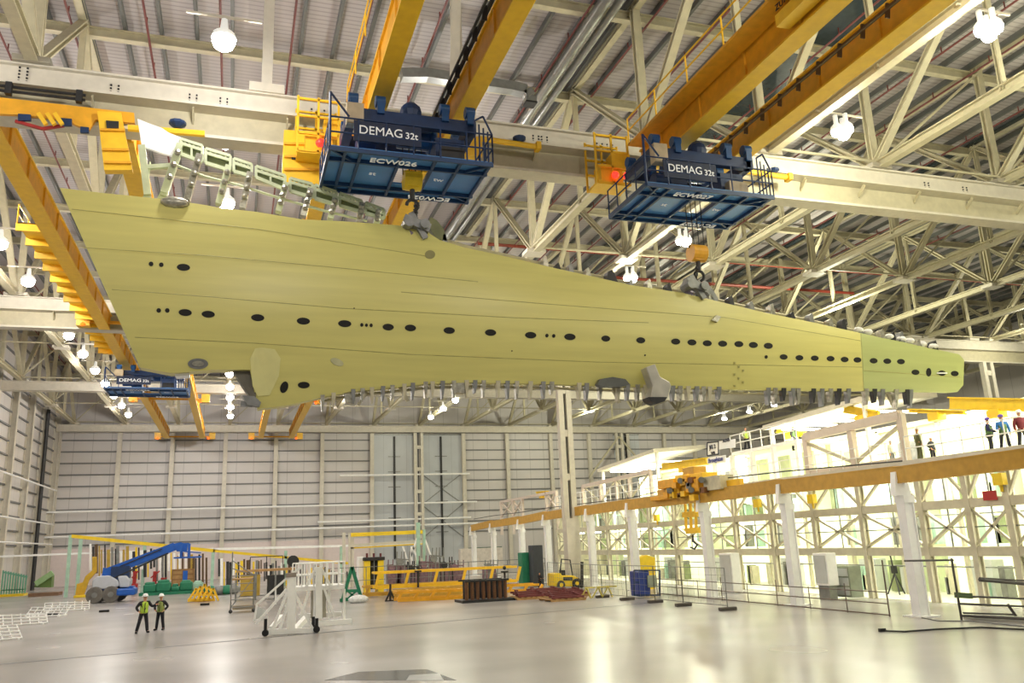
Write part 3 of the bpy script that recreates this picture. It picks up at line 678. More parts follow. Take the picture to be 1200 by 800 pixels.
# ================================================================ RIGHT RUNWAY (amber beam on posts)
colx = [(1077, 722, 1057, 566), (933, 710, 920, 578), (832, 700, 825, 589), (745, 691, 740, 597), (696, 685, 691.5, 603), (652, 679, 641, 609), (616, 674, 611, 614), (584, 670, 578, 618), (560, 668, 555, 622)]
XC = 23.7
CY = [at(q[2], q[3], X=XC).y for q in colx]
ordn = ['nearest', 'second', 'third', 'fourth', 'fifth', 'sixth', 'seventh', 'eighth', 'furthest']
for i, q in enumerate(colx):
    y = CY[i]
    t = thing('support_column', 'white tapered steel column under the amber runway beam, %s from the camera' % ordn[i], 'column', (XC, y, 0), 'columns of the amber runway')
    m = MB()
    zt = at(q[2], q[3], X=XC).z
    m.ibar((XC, y, .04), (XC, y, zt-.45), .4, .44, .06, up=(1, 0, 0)); m.bb(XC-.25, XC+.25, y-.24, y+.24, zt-.72, zt-.45); m.bb(XC-.2, XC+.2, y-.16, y-.12, .04, zt-.5)
    build('shaft', m, white, t)
    build('head', MB().prism([(XC-.5, y-.12, zt-.45), (XC+.24, y-.12, zt-.45), (XC+.1, y-.12, zt+.42), (XC-.36, y-.12, zt+.42)], (0, .24, 0)), white, t)
    build('base_plate', MB().bb(XC-.45, XC+.45, y-.45, y+.45, 0, .04), white, t)
zr = at(1127, 555, X=XC-.3).z
t = thing('amber_runway_beam', 'long amber steel runway beam carried on white columns beside the wing jig', 'beam', (XC, 50, zr))
yA, yB = 15, CY[-1]+1
for i in range(len(CY)):
    y0 = yA if i == 0 else CY[i-1]; y1 = CY[i] if i < len(CY) else yB
    z0 = at(*( (1200, 547) if i == 0 else (colx[i-1][2], colx[i-1][3]-1)), X=XC).z if i else at(1200, 549, X=XC).z+.05
    z1 = at(colx[i][2], colx[i][3], X=XC).z
    m = MB().bar((XC-.28, y0, z0+.3), (XC-.28, y1, z1+.3), .05, .52); m.bar((XC-.15, y0, z0+.02), (XC-.15, y1, z1+.02), .34, .05); m.bar((XC-.15, y0, z0+.58), (XC-.15, y1, z1+.58), .34, .05)
    build('beam_section', m, amber, t)
# rails and cable on the beam
m = MB().path([at(q[2], q[3]-26 if q[2] > 800 else q[3]-14, X=XC) for q in colx], .03, 5); build('conductor_rail', m, dark, t)
# ================================================================ WING JIG
XJ = 28.0
jy = [20.6, 22.9, 24.61, 26.49, 28.94, 32.64, 36.1] + [36.1+3.6*k for k in range(1, 11)]
J = thing('wing_assembly_jig', 'very long cream steel wing assembly jig of braced bays glowing with white light inside', 'jig', (30, 45, 0))
for i, y in enumerate(jy):
    zt = 5.8 if i else 5.8
    build('jig_column', MB().ibar((XJ, y, .02), (XJ, y, zt), .26, .3, .05, up=(1, 0, 0)), jigsteel, J)
for z, th in ((2.1, .36), (3.98, .36)):
    build('jig_beam', MB().bb(XJ-.12, XJ+.12, jy[0]-2, jy[-1], z-th/2, z+th/2), jigsteel, J)
for i in range(len(jy)-1):
    a, b = jy[i], jy[i+1]; mid = (a+b)/2
    dk = i in (5, 6, 10)
    w_ = .2 if i in (3, 4, 5, 8, 9, 12) else .08
    m = MB().bar((XJ, a, 2.3), (XJ, b, 3.8), .1, w_, up=(1, 0, 0)); m.bar((XJ, b, 2.3), (XJ, a, 3.8), .1, w_, up=(1, 0, 0))
    m.bar((XJ, mid, 5.6), (XJ, a, 4.15), .1, .13, up=(1, 0, 0)); m.bar((XJ, mid, 5.6), (XJ, b, 4.15), .1, .13, up=(1, 0, 0))
    build('cross_brace', m, jigsteel, J)
    m = MB().bar((XJ+.1, mid, 2.2), (XJ+.1, mid, 5.7), .05); m.bar((XJ+.1, a, 3.05), (XJ+.1, b, 3.05), .05)
    build('glazing_bar', m, grey, J)
# second, deeper row
for i, y in enumerate(jy):
    build('rear_column', MB().bar((XJ+2.6, y+.6, 0), (XJ+2.6, y+.6, 5.8), .16, .16), jigsteel, J)
for z in (2.1, 4.0): build('rear_beam', MB().bb(XJ+2.5, XJ+2.7, jy[0], jy[-1], z-.12, z+.12), jigsteel, J)
build('deck', MB().bb(XJ-.3, XJ+7, 14, jy[-1]+.5, 5.8, 5.95), jigsteel, J)
m = MB(); y = 15
while y < jy[-1]: m.bb(XJ-.38, XJ-.3, y, y+.1, 5.72, 6.0); y += .5
build('deck_edge', MB().bb(XJ-.38, XJ-.3, 14, jy[-1]+.5, 5.75, 5.95), cream, J)
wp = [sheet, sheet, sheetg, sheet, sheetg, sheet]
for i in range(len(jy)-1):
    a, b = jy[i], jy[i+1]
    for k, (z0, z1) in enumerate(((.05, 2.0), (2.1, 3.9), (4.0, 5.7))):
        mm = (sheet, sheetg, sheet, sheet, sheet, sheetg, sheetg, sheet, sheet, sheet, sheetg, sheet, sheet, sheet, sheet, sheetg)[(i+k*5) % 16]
        build('glow_panel', MB().bb(XJ+4.6, XJ+4.7, a+.06, b-.06, z0, z1), mm, J)
        if k == 0 and i % 2 == 0: build('cupboard', MB().bb(XJ+3.6, XJ+4.3, a+.3, a+1.5, 0, 1.6), ltgrey, J)
random.seed(21)
for i in range(len(jy)-1):
    a, b = jy[i], jy[i+1]
    for z0 in (.05, 2.3, 4.2):
        for q in range(3):
            yy = random.uniform(a+.3, b-.3); h = random.uniform(.7, 1.5); w_ = random.uniform(.15, .5)
            build('stored_equipment', MB().bb(XJ+3.4, XJ+3.9, yy-w_/2, yy+w_/2, z0, z0+h), random.choice((ltgrey, jigsteel, grey, paleg, mat('sage', (140, 150, 110), .6))), J)
        if z0 < 4: build('service_pipe', MB().tube((XJ+2.4, a, z0+1.3), (XJ+2.4, b, z0+1.3), .035, 5), grey, J)
# work light tubes fixed under each level
for i in range(len(jy)-1):
    for z in (3.7, 5.6):
        mid = (jy[i]+jy[i+1])/2
        build('work_light', MB().tube((XJ+1.5, mid-.6, z), (XJ+1.5, mid+.6, z), .05, 6), mat('light tube', (255, 255, 235), .3, emit=14, var=0), J)
build('work_floor', MB().bb(XJ+.2, XJ+7, 15, jy[-1], 0, .03), mat('pale work floor', (222, 222, 200), .4), J)
build('end_panel', MB().bb(XJ, XJ+7, jy[-1]+.4, jy[-1]+.5, 0, 5.8), jigsteel, J)
# upper decks behind: white enclosed block
for i in range(12):
    y0 = 16+i*4.2
    if y0 > 66: break
    k = i
    zt = 8.6 if i < 3 else 8.2
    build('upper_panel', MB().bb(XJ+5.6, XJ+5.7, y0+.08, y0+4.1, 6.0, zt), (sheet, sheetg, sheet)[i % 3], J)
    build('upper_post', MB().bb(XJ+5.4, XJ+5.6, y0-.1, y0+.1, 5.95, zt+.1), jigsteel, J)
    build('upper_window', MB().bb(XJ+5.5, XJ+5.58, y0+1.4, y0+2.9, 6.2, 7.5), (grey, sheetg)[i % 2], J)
build('upper_rail', MB().bb(XJ+5.4, XJ+5.7, 16, 62, 8.2, 8.45), jigsteel, J)
# the trapezoid frame standing on the deck edge
t = thing('braced_gantry', 'pinkish white braced steel frame standing on the jig deck above the nearest column', 'frame', (XJ, 31, 5.95))
fr = mat('pinkish white steel', (222, 208, 196), .5, var=.05)
pA, pB, pC = at(944, 512, X=XJ), at(996, 497, X=XJ), at(1055, 486, X=XJ)
build('top_beam', MB().bar(pA, pC, .3, .42), fr, t)
for p in (pA, pB, pC): build('post', MB().bar((XJ, p.y, 5.95), (XJ, p.y, p.z+.1), .26, .32), fr, t)
build('diagonal', MB().bar((XJ, pA.y, pA.z-.3), (XJ, pB.y, 6.2), .12, .16), jigsteel, t)
build('diagonal', MB().bar((XJ, pB.y, 6.2), (XJ, pC.y, pC.z-.4), .12, .16), jigsteel, t)
build('sill_beam', MB().bar((XJ, pA.y, 6.05), (XJ, pC.y, 6.05), .2, .2), fr, t)
# far frame
t = thing('braced_gantry', 'far white braced steel frame on the jig deck left of the hoist machinery', 'frame', (XJ, 52, 5.95))
pts = [at(x, y, X=XJ) for x, y in ((683, 570), (703, 563), (722, 561), (737, 556), (762, 552))]
build('top_beam', MB().bar(pts[0], pts[-1], .25, .3), fr, t)
for i, p in enumerate(pts):
    build('post', MB().bar((XJ, p.y, 5.95), (XJ, p.y, p.z), .22, .22), fr, t)
    if i: build('diagonal', MB().bar((XJ, pts[i-1].y, pts[i-1].z) if i % 2 else (XJ, pts[i-1].y, 6), (XJ, p.y, 6) if i % 2 else (XJ, p.y, p.z), .12), jigsteel, t)
t = thing('braced_gantry', 'furthest pinkish braced frame at the end of the jig', 'frame', (XJ, 70, 5.95))
pts = [at(x, y, X=XJ) for x, y in ((587, 588), (601, 586), (612, 584), (640, 577), (652, 576))]
build('top_beam', MB().bar(pts[0], pts[-1], .25, .25), fr, t)
for i, p in enumerate(pts):
    build('post', MB().bar((XJ, p.y, 4), (XJ, p.y, p.z), .25, .25), fr, t)
    if i and i != 3: build('diagonal', MB().bar((XJ, pts[i-1].y, 5.9), (XJ, p.y, p.z), .15), fr, t); build('diagonal', MB().bar((XJ, p.y, 5.9), (XJ, pts[i-1].y, pts[i-1].z), .15), fr, t)
# canopies
def canopy(label, px, X0, X1, m=white):
    a, b = [at(p[0], p[1], X=X0) for p in px[:2]]
    t = thing('canopy', label, 'canopy', (X0, (a.y+b.y)/2, a.z-.2))
    P = [a, b, Vector((X1, b.y, b.z+.3)), Vector((X1, a.y, a.z+.3))]
    build('roof_slab', MB().prism(P, (0, 0, .28)), m, t)
    s = MB()
    for k in range(5): yv = a.y+(b.y-a.y)*(k+.5)/5; s.bb(X0+.8, X1-.6, yv-.12, yv+.12, min(a.z, b.z)-.12, min(a.z, b.z)-.02)
    build('strip_light', s, mat('strip light', (255, 255, 235), .3, emit=9, var=0), t)
    for k in (0, 1):
        p = (a, b)[k]; build('leg', MB().bar((X0+.4, p.y+(.3 if k == 0 else -.3)*(-1 if a.y > b.y else 1), 5.95), (X0+.4, p.y+(.3 if k == 0 else -.3)*(-1 if a.y > b.y else 1), p.z), .2), white, t)
    return t
canopy('large white canopy over the jig deck below the outer wing', ((894, 504), (1010, 470)), 30.5, 35.5, cream)
canopy('white canopy with strip lights over the far end of the jig', ((700, 553), (766, 530)), 30, 34.5, cream)
# handrails on the deck
t = thing('deck_handrail', 'white tubular handrail along the near edge of the jig deck', 'handrail', (XJ, 22, 5.95))
build('rails', railing(MB(), [(XJ-.2, 16, 5.95), (XJ-.2, pC.y-.2, 5.95)], 1.05, .028, 1.0), white, t)
t = thing('deck_handrail', 'white tubular handrail in front of the braced frame and sign boards', 'handrail', (XJ, 37, 5.95))
build('rails', railing(MB(), [(XJ-.2, pC.y, 5.95), (XJ-.2, 46, 5.95)], .9, .02, 1.0), white, t)
t = thing('deck_handrail', 'distant white handrail along the far end of the jig deck', 'handrail', (XJ, 60, 5.95))
build('rails', railing(MB(), [(XJ-.2, 48, 5.95), (XJ-.2, 72, 5.95)], 1.1, .035, 1.2), white, t)
# tower with sign boards
XS = 30.5
q0, q1 = at(852, 600, X=XS), at(905, 600, X=XS)
a, b = at(857, 530, X=XS), at(935, 525, X=XS)
t = thing('upper_platform', 'white upper platform with handrail behind the sign boards', 'platform', (XS, (a.y+b.y)/2, 5.95))
zp = a.z
build('platform_floor', MB().bb(XS, XS+3, b.y, a.y, zp-.2, zp), white, t)
build('rails', railing(MB(), [(XS, a.y, zp), (XS, b.y, zp)], 1.05, .035, 1.1), white, t)
for k in range(4):
    y = a.y+(b.y-a.y)*k/3; build('leg', MB().bar((XS, y, 5.95), (XS, y, zp-.2), .25), white, t)
for k in range(3):
    y0 = a.y+(b.y-a.y)*(k+.25)/3; y1 = a.y+(b.y-a.y)*(k+.75)/3
    build('glow_opening', MB().bb(XS+1.5, XS+1.6, min(y0, y1)-.5, max(y0, y1)+.5, 6, zp-.25), sheet, t)
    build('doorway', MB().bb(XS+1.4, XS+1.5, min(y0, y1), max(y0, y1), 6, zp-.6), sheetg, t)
signm = mat('sign white', (232, 234, 240), .4, var=.02)
def sign(label, px, lines, size):
    X = XS-.1; P = [at(x, y, X=X) for x, y in px]
    c = sum(P, Vector())/4; t = thing('sign_board', label, 'sign', c)
    build('board', MB().prism(P, (.05, 0, 0)), signm, t)
    for body, s, dz, mm in lines: text(body, s, c+Vector((-.03, 0, dz)), (0, -1, 0), (0, 0, 1), mm, t, bold=.008)
    return t, P
t, P = sign('framed white sign reading JIG 2 on the upper platform', [(829, 518.5), (842, 517), (842, 532), (829, 534)], [('JIG 2', .38, .1, letterdark), ('WB', .3, -.32, letterdark)], 1)
build('frame', MB().path(P+[P[0]], .05, 4), letterdark, t)
sign('wide pale notice board beside the JIG 2 sign', [(842.5, 517), (861.5, 514), (861.5, 524), (842.5, 526.5)], [('ALDER', .28, .25, letterdark)], 1)
sign('white banner below the JIG 2 sign with a blue line of writing', [(828, 536), (850, 533), (850, 541.5), (828, 544)], [('Broughton', .42, 0, mat('blue lettering', (60, 70, 150), .5))], 1)
# yellow hoists over the decks
def hoist(label, p, q, X, drop=None, h=.35, m=yellow):
    a, b = at(*p, X=X), at(*q, X=X)
    t = thing('hoist_beam', label, 'hoist', a)
    g = MB().bar(a, b, .12, h); g.bar(a+Vector((0, 0, h/2)), b+Vector((0, 0, h/2)), .3, .06); g.bar(a-Vector((0, 0, h/2)), b-Vector((0, 0, h/2)), .3, .06)
    build('beam', g, m, t)
    c = a*.5+b*.5
    build('hoist_body', MB().bb(X-.25, X+.25, c.y-.3, c.y+.3, c.z-h/2-.35, c.z-h/2), orange, t)
    return t
hoist('short yellow hoist beam hanging just below the wing over the big canopy', (990, 479), (1030, 486), 31)
hoist('yellow gantry beam behind the two workers in purple helmets', (1114, 472), (1225, 475), 31, h=.5)
hoist('thin yellow jib beam below the wing tip', (1066, 481), (1130, 483), 31, h=.14)
hoist('yellow hoist beam under the far canopy', (776, 547), (828, 540), 29, h=.4)
hoist('small yellow hoist under the near end of the large canopy', (911, 504), (944, 509), 32, h=.25)
hoist('tiny yellow hoist at the far left end of the jig', (629, 578), (642, 577), 29, h=.3)
for px, py in ((952, 585), (1172, 562), (888, 590), (770, 607)):
    a = at(px, py, X=XJ-.2); solo('hoist_block', MB().bb(a.x-.15, a.x+.1, a.y-.22, a.y+.22, a.z-.2, a.z+.25).tube(a+Vector((0, 0, -.2)), a+Vector((0, 0, -.45)), .06, 6), yellow, 'small yellow hoist block hanging under the deck edge, at the %s braced bay' % {952: 'second column\'s', 1172: 'nearest', 888: 'third column\'s', 770: 'fourth column\'s'}[px], 'hoist')
a = at(1152, 581, X=XJ-.2); b = at(1168, 580, X=XJ-.2)
solo('warning_sign', MB().bb(XJ-.22, XJ-.18, b.y, a.y, a.z-.18, a.z+.18), redpaint, 'small red sign fixed to the upper jig beam at the right', 'sign')
# orange machinery on the amber beam
M0 = at(800, 575, X=XC); t = thing('hoist_machinery', 'cluttered orange hoist machinery sitting on the amber runway beam', 'machinery', (XC, M0.y, at(800, 588, X=XC).z))
blk = [(776, 572, 789, 585), (789, 566, 803, 583), (782, 560, 800, 573), (803, 568, 820, 581), (800, 555, 815, 570), (815, 560, 829, 577), (806, 546, 818, 560), (817, 553, 831, 566), (773, 579, 795, 587), (822, 570, 830, 583)]
for i, (x0, y0, x1, y1) in enumerate(blk):
    a, b = at(x0, y1, X=XC), at(x1, y0, X=XC)
    build('machine_block', MB().bb(XC-.3-.15*(i % 3), XC+.5, a.y, b.y, a.z, b.z), (amber, orange, orange2)[i % 3], t, bevel=.03)
random.seed(8)
for i in range(16):
    x, y = random.uniform(778, 828), random.uniform(560, 584)
    if y > 588-(x-770)*.0 or y < 582-(x-770)*.62: y = 580
    c = at(x, y, X=XC-.55); s_ = random.uniform(.12, .35)
    build('machine_fitting', MB().box(c, (.3, s_*1.5, s_)), random.choice((amber, orange2, grey, mat('rusty brown', (120, 76, 34), .6), orange)), t)
m = MB()
for x, y in ((785, 575), (797, 563), (810, 574), (822, 562)): m.tube(at(x, y, X=XC-.8), at(x, y, X=XC-.3), .16, 10)
build('motor', m, grey, t)
a, b = at(831, 575, X=XC-.2), at(849, 556, X=XC-.2)
build('electrical_cabinet', MB().bb(XC-.5, XC+.3, b.y, a.y, a.z, b.z), mat('beige cabinet', (205, 198, 170), .5), t)
build('side_beam', MB().bar(at(849, 567, X=XC), at(869, 564, X=XC), .25, .3), orange, t)
build('white_box', MB().box(at(792, 569, X=XC-.55), (.15, .35, .25)), white, t)
m = MB()
for x in (803, 809, 815): m.bar(at(x, 588, X=XC+.3), at(x+1, 622, X=XC+.3), .12)
m.bar(at(802, 603, X=XC+.3), at(817, 602, X=XC+.3), .3, .3); m.bar(at(806, 622, X=XC+.3), at(818, 621, X=XC+.3), .3, .3)
build('lifting_column', m, orange, t)
m = MB().path([at(x, y, X=XC+.3) for x, y in ((812, 626), (812, 634), (817, 638), (814, 643), (809, 641))], .05, 6); build('hook', m, dark, t)
# columns under the far runway beams
def lattice_column(label, X, Y, z1, wide=.85, base=None):
    t = thing('lattice_column', label, 'column', (X, Y, 0))
    for sg in (-1, 1): build('upright', MB().bb(X+sg*wide/2-.2, X+sg*wide/2+.2, Y-.25, Y+.25, 0, z1), cream, t)
    m = MB(); z = 1
    while z < z1: m.bb(X-wide/2, X+wide/2, Y-.2, Y+.2, z, z+.5); z += 3.2
    build('batten_plate', m, cream, t)
    if base: build('base_stage', MB().bb(X-wide*.8, X+wide*.8, Y-.5, Y+.1, 0, base), cream, t)
    build('gap_shade_strip', MB().bb(X-.08, X+.08, Y+.1, Y+.2, 0, z1), dark, t)  # solid dark strip stands in for the shade between the uprights
c = at(655, 465, Y=57).x+.35; lattice_column('tall cream twin column standing just in front of the amber runway beam', c, 57, 18.2, .62, at(664, 608, Y=57).z)
c = at(490, 506, Y=120).x; lattice_column('cream battened column dividing the two rear hangar doors', c, 120, 19.4, 1.0)
c = at(725, 510, Y=120).x; lattice_column('cream battened column with knee braces behind the jig sign boards', c, 120, 19.4, .9)
c = at(1153, 412, Y=60.5).x; lattice_column('cream twin column beyond the wing tip under the second runway beam', c, 60.5, 18.3, .9)
m = MB(); c = at(725, 510, Y=119.8)
for sg in (-1, 1): m.bar((c.x, 119.8, 18.8), (c.x+sg*5.5, 119.8, 12.5), .25)
solo('knee_brace', m, creamg, 'pair of sloping cream braces meeting at the column behind the sign boards', 'brace')
# ================================================================ FLOOR ITEMS
def F(px, py): p = at(px, py, Z=0); return Vector((p.x, p.y, 0))
def wheel(m, c, r, w, ax=(1, 0, 0), n=16):
    c = Vector(c); ax = Vector(ax).normalized(); return m.tube(c-ax*w/2, c+ax*w/2, r, n)
# boom lift
yb = 71.0
def L_(px, py, d=0): return at(px, py, Y=yb+d)
t = thing('boom_lift', 'blue telescopic boom lift with pale counterweight and empty basket', 'lift', (L_(130, 706).x, yb, 0))
for i, (x, y, d) in enumerate(((111, 698, 0), (130, 698, 0), (118, 697, 1.9), (140, 697, 1.9))):
    c = L_(x, y, d); r = .6; c.z = r
    w = MB(); wheel(w, c, r, .5, (0, 1, 0)); wo = build('wheel', w, tyre, t, False, .06)
    h = MB(); wheel(h, c+Vector((0, -.26, 0)), .2, .06, (0, 1, 0)); build('wheel_hub', h, grey, wo)
xa, xb = L_(108, 700).x, L_(160, 700).x
build('chassis', MB().bb(xa+.3, xb-.3, yb+.3, yb+1.8, .5, 1.1), liftblue, t, bevel=.05)
a, b = L_(136, 702), L_(159, 690); build('engine_cover', MB().bb(a.x, b.x, yb-.3, yb+1.6, a.z+.25, b.z+.1), liftblue, t, bevel=.12)
P = [L_(x, y) for x, y in ((108, 690), (108, 680), (114, 675), (128, 674), (138, 680), (140, 686), (132, 690))]
build('counterweight', MB().prism(P, (0, 1.6, 0)), mat('pale cover', (190, 194, 204), .35, var=.06), t, bevel=.08)
P = [L_(x, y) for x, y in ((138, 675), (148, 674), (153, 680), (151, 688), (140, 688))]
build('turret_cover', MB().prism(P, (0, 1.5, 0)), mat('pale cover', (190, 194, 204), .35), t, bevel=.08)
build('turret', MB().bb(L_(128, 690).x, L_(150, 690).x, yb+.3, yb+1.4, 1.0, 2.6), dblue, t)
bm_ = build('boom', MB().bar(L_(124, 671, .7), L_(205, 640, .7), .5, .62), liftblue, t)
build('boom_extension', MB().bar(L_(160, 661, .7), L_(209, 639, .7), .36, .42), mat('boom pale stripe', (130, 160, 205), .4), bm_)
m = MB().bar(L_(134, 677, .35), L_(197, 648, .35), .12); m.bar(L_(130, 668, .35), L_(190, 643, .35), .08); build('hydraulic_ram', m, dark, bm_)
build('boom_base', MB().prism([L_(x, y, .4) for x, y in ((119, 675), (121, 665), (130, 666), (142, 676), (138, 684))], (0, .7, 0)), liftblue, t)
build('jib_head', MB().prism([L_(x, y, .4) for x, y in ((203, 637), (212, 635), (220, 638), (219, 646), (207, 646))], (0, .6, 0)), liftblue, t)
a, b = L_(204, 654, -.3), L_(222, 636, -.3)
m = MB(); zb0 = L_(215, 654).z; zt0 = L_(215, 637).z
m.bb(L_(204, 650).x, L_(236, 650).x, yb-.4, yb+1.2, zb0, zb0+.12)
for x in (212, 221):
    for d in (-.4, 1.2): m.bar((L_(x, 650).x, yb+d, zb0), (L_(x, 650).x, yb+d, zt0), .12)
for d in (-.4, 1.2): m.bar((L_(212, 650).x, yb+d, zt0), (L_(221, 650).x, yb+d, zt0), .1); m.bar((L_(212, 650).x, yb+d, (zt0+zb0)/2), (L_(235, 650).x, yb+d, zb0+.35), .08)
build('basket', m, liftblue, t)
# rows of hanging tool straps on a long rack
YR = 86
def Rk(px, py, d=0): return at(px, py, Y=YR+d)
t = thing('hanging_rack', 'long yellow railed rack with dozens of dark and yellow straps hanging from it', 'rack', (Rk(200, 690).x, YR, 0))
build('top_rail', MB().bar(Rk(84, 628), Rk(250, 645), .25, .3), yellow, t)
build('top_rail', MB().bar(Rk(250, 645), Rk(410, 660), .2, .25), yellow, t)
build('crossbar', MB().bar(Rk(-5, 652), Rk(180, 645), .16, .16), white, t)
build('crossbar', MB().bar(Rk(180, 645), Rk(500, 637), .2, .22), white, t)
for x, y in ((83, 627), (95, 630), (170, 634), (250, 643), (335, 645), (400, 640)):
    p = Rk(x, y); build('post', MB().bb(p.x-.14, p.x+.14, YR-.1, YR+.1, 0, p.z), paleg, t)
random.seed(3)
x = 106; n = 0
while x < 408:
    y0 = 630+ (x-84)*.098+random.uniform(1, 9); ln = random.uniform(14, 34) if x < 300 else random.uniform(9, 22)
    if not 246 < x < 254:
        w = random.choice((.12, .18, .26))
        p = Rk(x, y0+2, -.2); q = Rk(x, y0+8+ln, -.2)
        build('hanging_strap', MB().bar(p, q, w, .06), random.choice((yellow, dark, dark, grey, white, mat('mustard', (180, 150, 60), .6), mat('brown strap', (96, 74, 50), .7))), t)
        n += 1
    x += random.uniform(2.2, 4.6)
# behind it: low grey boxes, green tarps, red machines, crate
def box_on(name, label, cat, px0, px1, pyb, h, m, Y=None, depth=1, parent=None, bevel=.04):
    Y = Y or at((px0+px1)/2, pyb, Z=0).y
    a, b = at(px0, pyb, Y=Y), at(px1, pyb, Y=Y)
    return solo(name, MB().bb(a.x, b.x, Y, Y+depth, 0, h), m, label, cat, bevel=bevel)
c = F(214, 694); Yc = 84
a, b = at(201, 690, Y=Yc), at(226, 690, Y=Yc)
t = thing('crate', 'tan slatted wooden crate with a blue panel in its side', 'crate', ((a.x+b.x)/2, Yc, 0))
m = MB().bb(a.x, b.x, Yc, Yc+1.6, 0, 1.9)
build('crate_body', m, wood, t); m = MB()
for k in range(5): m.bb(a.x-.04, b.x+.04, Yc-.05, Yc, .2+k*.42, .34+k*.42)
for xx in (a.x, (a.x+b.x)/2, b.x): m.bb(xx-.06, xx+.06, Yc-.08, Yc-.03, .1, 1.95)
build('slat', m, mat('dark wood', (150, 112, 70), .7), t)
e, f_ = at(214, 680, Y=Yc).x, at(219.5, 680, Y=Yc).x
build('panel', MB().bb(e, f_, Yc-.1, Yc-.06, .2, 1.85), liftblue, t)
for i, (x0, x1) in enumerate(((176, 186), (186, 195), (154, 161))):
    Y = 85; a, b = at(x0, 685, Y=Y), at(x1, 685, Y=Y); cx = (a.x+b.x)/2
    t = thing('red_machine', ('tall', 'short', 'narrow')[i]+' red wheeled machine standing in front of the hanging straps', 'machine', (cx, Y, 0))
    h = (1.9, 1.3, 2.0)[i]
    build('body', MB().bb(a.x, b.x, Y, Y+.8, .25, .9), redpaint, t, bevel=.06); build('mast', MB().bb(cx-.2, cx+.1, Y+.2, Y+.5, .9, h), redpaint, t, bevel=.03)
    build('arm', MB().bar((a.x, Y+.1, h*.7), (b.x, Y+.1, h), .12), redpaint, t)
    w = MB(); wheel(w, (a.x+.2, Y-.05, .22), .22, .12, (0, 1, 0)); wheel(w, (b.x-.2, Y-.05, .22), .22, .12, (0, 1, 0)); build('wheel', w, dark, t)
random.seed(5)
t = thing('covered_pallet_row', 'long low row of goods under green tarpaulin behind the two workers', 'tarpaulin', (at(200, 698, Y=80).x, 80, 0))
a, b = at(163, 698, Y=80).x, at(236, 698, Y=80).x
build('pallet', MB().bb(a, b, 79.6, 81.2, 0, .25), green, t)
k = a+.3
while k < b-.5:
    r = random.uniform(.35, .6); build('wrapped_bundle', MB().bb(k, k+2*r, 79.7, 80.9, .25, .25+r*random.uniform(.8, 1.5)).bb(k+.1, k+2*r-.15, 79.8, 80.7, .2, .3+r*1.6), random.choice((green, mat('pale green wrap', (150, 190, 170), .4, var=.2), green)), t, bevel=.12); k += r*2.0
t = thing('covered_pallet_row', 'low green wrapped bundles behind the scaffold tower', 'tarpaulin', (at(262, 698, Y=74).x, 74, 0))
for x in (246, 256, 266, 272): build('wrapped_bundle', MB().ball((at(x, 698, Y=74).x, 74, .35), .5, 10, (1.3, 1, .8)), (green, grey)[x % 4 == 0], t, True)
# left corner things
t = thing('green_frame_stack', 'green slatted frame panel standing by the left wall', 'frame', F(15, 694))
Y = 96; m = MB()
for x in range(4, 32, 3): a = at(x, 668+(x-4)*.2, Y=Y); m.bar((a.x, Y, .1), a, .12)
a, b = at(3, 670, Y=Y), at(32, 676, Y=Y); m.bar(a, b, .15); m.bar((a.x, Y, .6), (b.x, Y, .6), .12); build('slats', m, mat('teal frame', (110, 170, 145), .6), t)
build('base', MB().bb(a.x, b.x, Y-1, Y+1, 0, .22), yellow, t)
t = thing('green_press', 'pale green hinged machine on a low brown base by the left corner', 'machine', (at(50, 695, Y=92).x, 92, 0))
Y = 92
build('body', MB().prism([at(*p, Y=Y) for p in ((40, 688), (42, 681), (55, 674), (61, 673), (60, 688))], (0, 1.2, 0)), mat('machine green', (105, 135, 70), .5), t)
build('lever_arm', MB().bar(at(42, 684, Y=Y-.2), at(62, 671, Y=Y-.2), .4, .5), mat('light machine green', (150, 185, 130), .5), t)
build('base', MB().bb(at(35, 693, Y=Y).x, at(70, 693, Y=Y).x, Y-.6, Y+1.6, 0, .3), mat('brown base', (130, 100, 75), .6), t)
m = MB().prism([at(*p, Y=84) for p in ((88, 697), (90, 684), (97, 682), (100, 675), (108, 668), (108, 652), (113, 652), (113, 670), (104, 680), (98, 697))], (0, .4, 0))
solo('robot_arm', m, mat('mustard arm', (200, 160, 40), .5), 'mustard articulated lifting arm between the rack posts and the boom lift', 'arm', bevel=.03)
box_on('pallet', 'flat yellow pallet on the floor left of the boom lift', 'pallet', 86, 105, 700, .2, yellow)
# white barricades lying at left
for i, (px, py, s, r) in enumerate(((-8, 752, 2.2, .5), (25, 733, 2.4, .3), (52, 723, 2.2, -.2), (78, 716, 2.6, .15))):
    c = F(px, py); t = thing('folded_barrier', 'white folded tubular barrier lying at the left edge of the floor, %s from the camera' % NUM[i], 'barrier', c, 'folded white barriers')
    m = MB(); dx, dy = Vector((math.cos(r), math.sin(r), 0)), Vector((-math.sin(r), math.cos(r), 0))
    for k in range(4): z = .08+.16*k; m.tube(c-dx*s/2+dy*(k*.25)+Vector((0, 0, z)), c+dx*s/2+dy*(k*.2)+Vector((0, 0, z*.8)), .03, 6)
    for k in range(7): p = c-dx*s/2+dx*s*k/6; m.tube(p+Vector((0, 0, .04)), p+dy*.9+Vector((0, 0, .55)), .022, 5)
    build('tube_frame', m, white, t)
    f2 = MB()
    for k in (-.4, .4): f2.bar(c+dx*s*k-dy*.3+Vector((0, 0, .04)), c+dx*s*k+dy*.9+Vector((0, 0, .04)), .08)
    build('foot', f2, white, t)
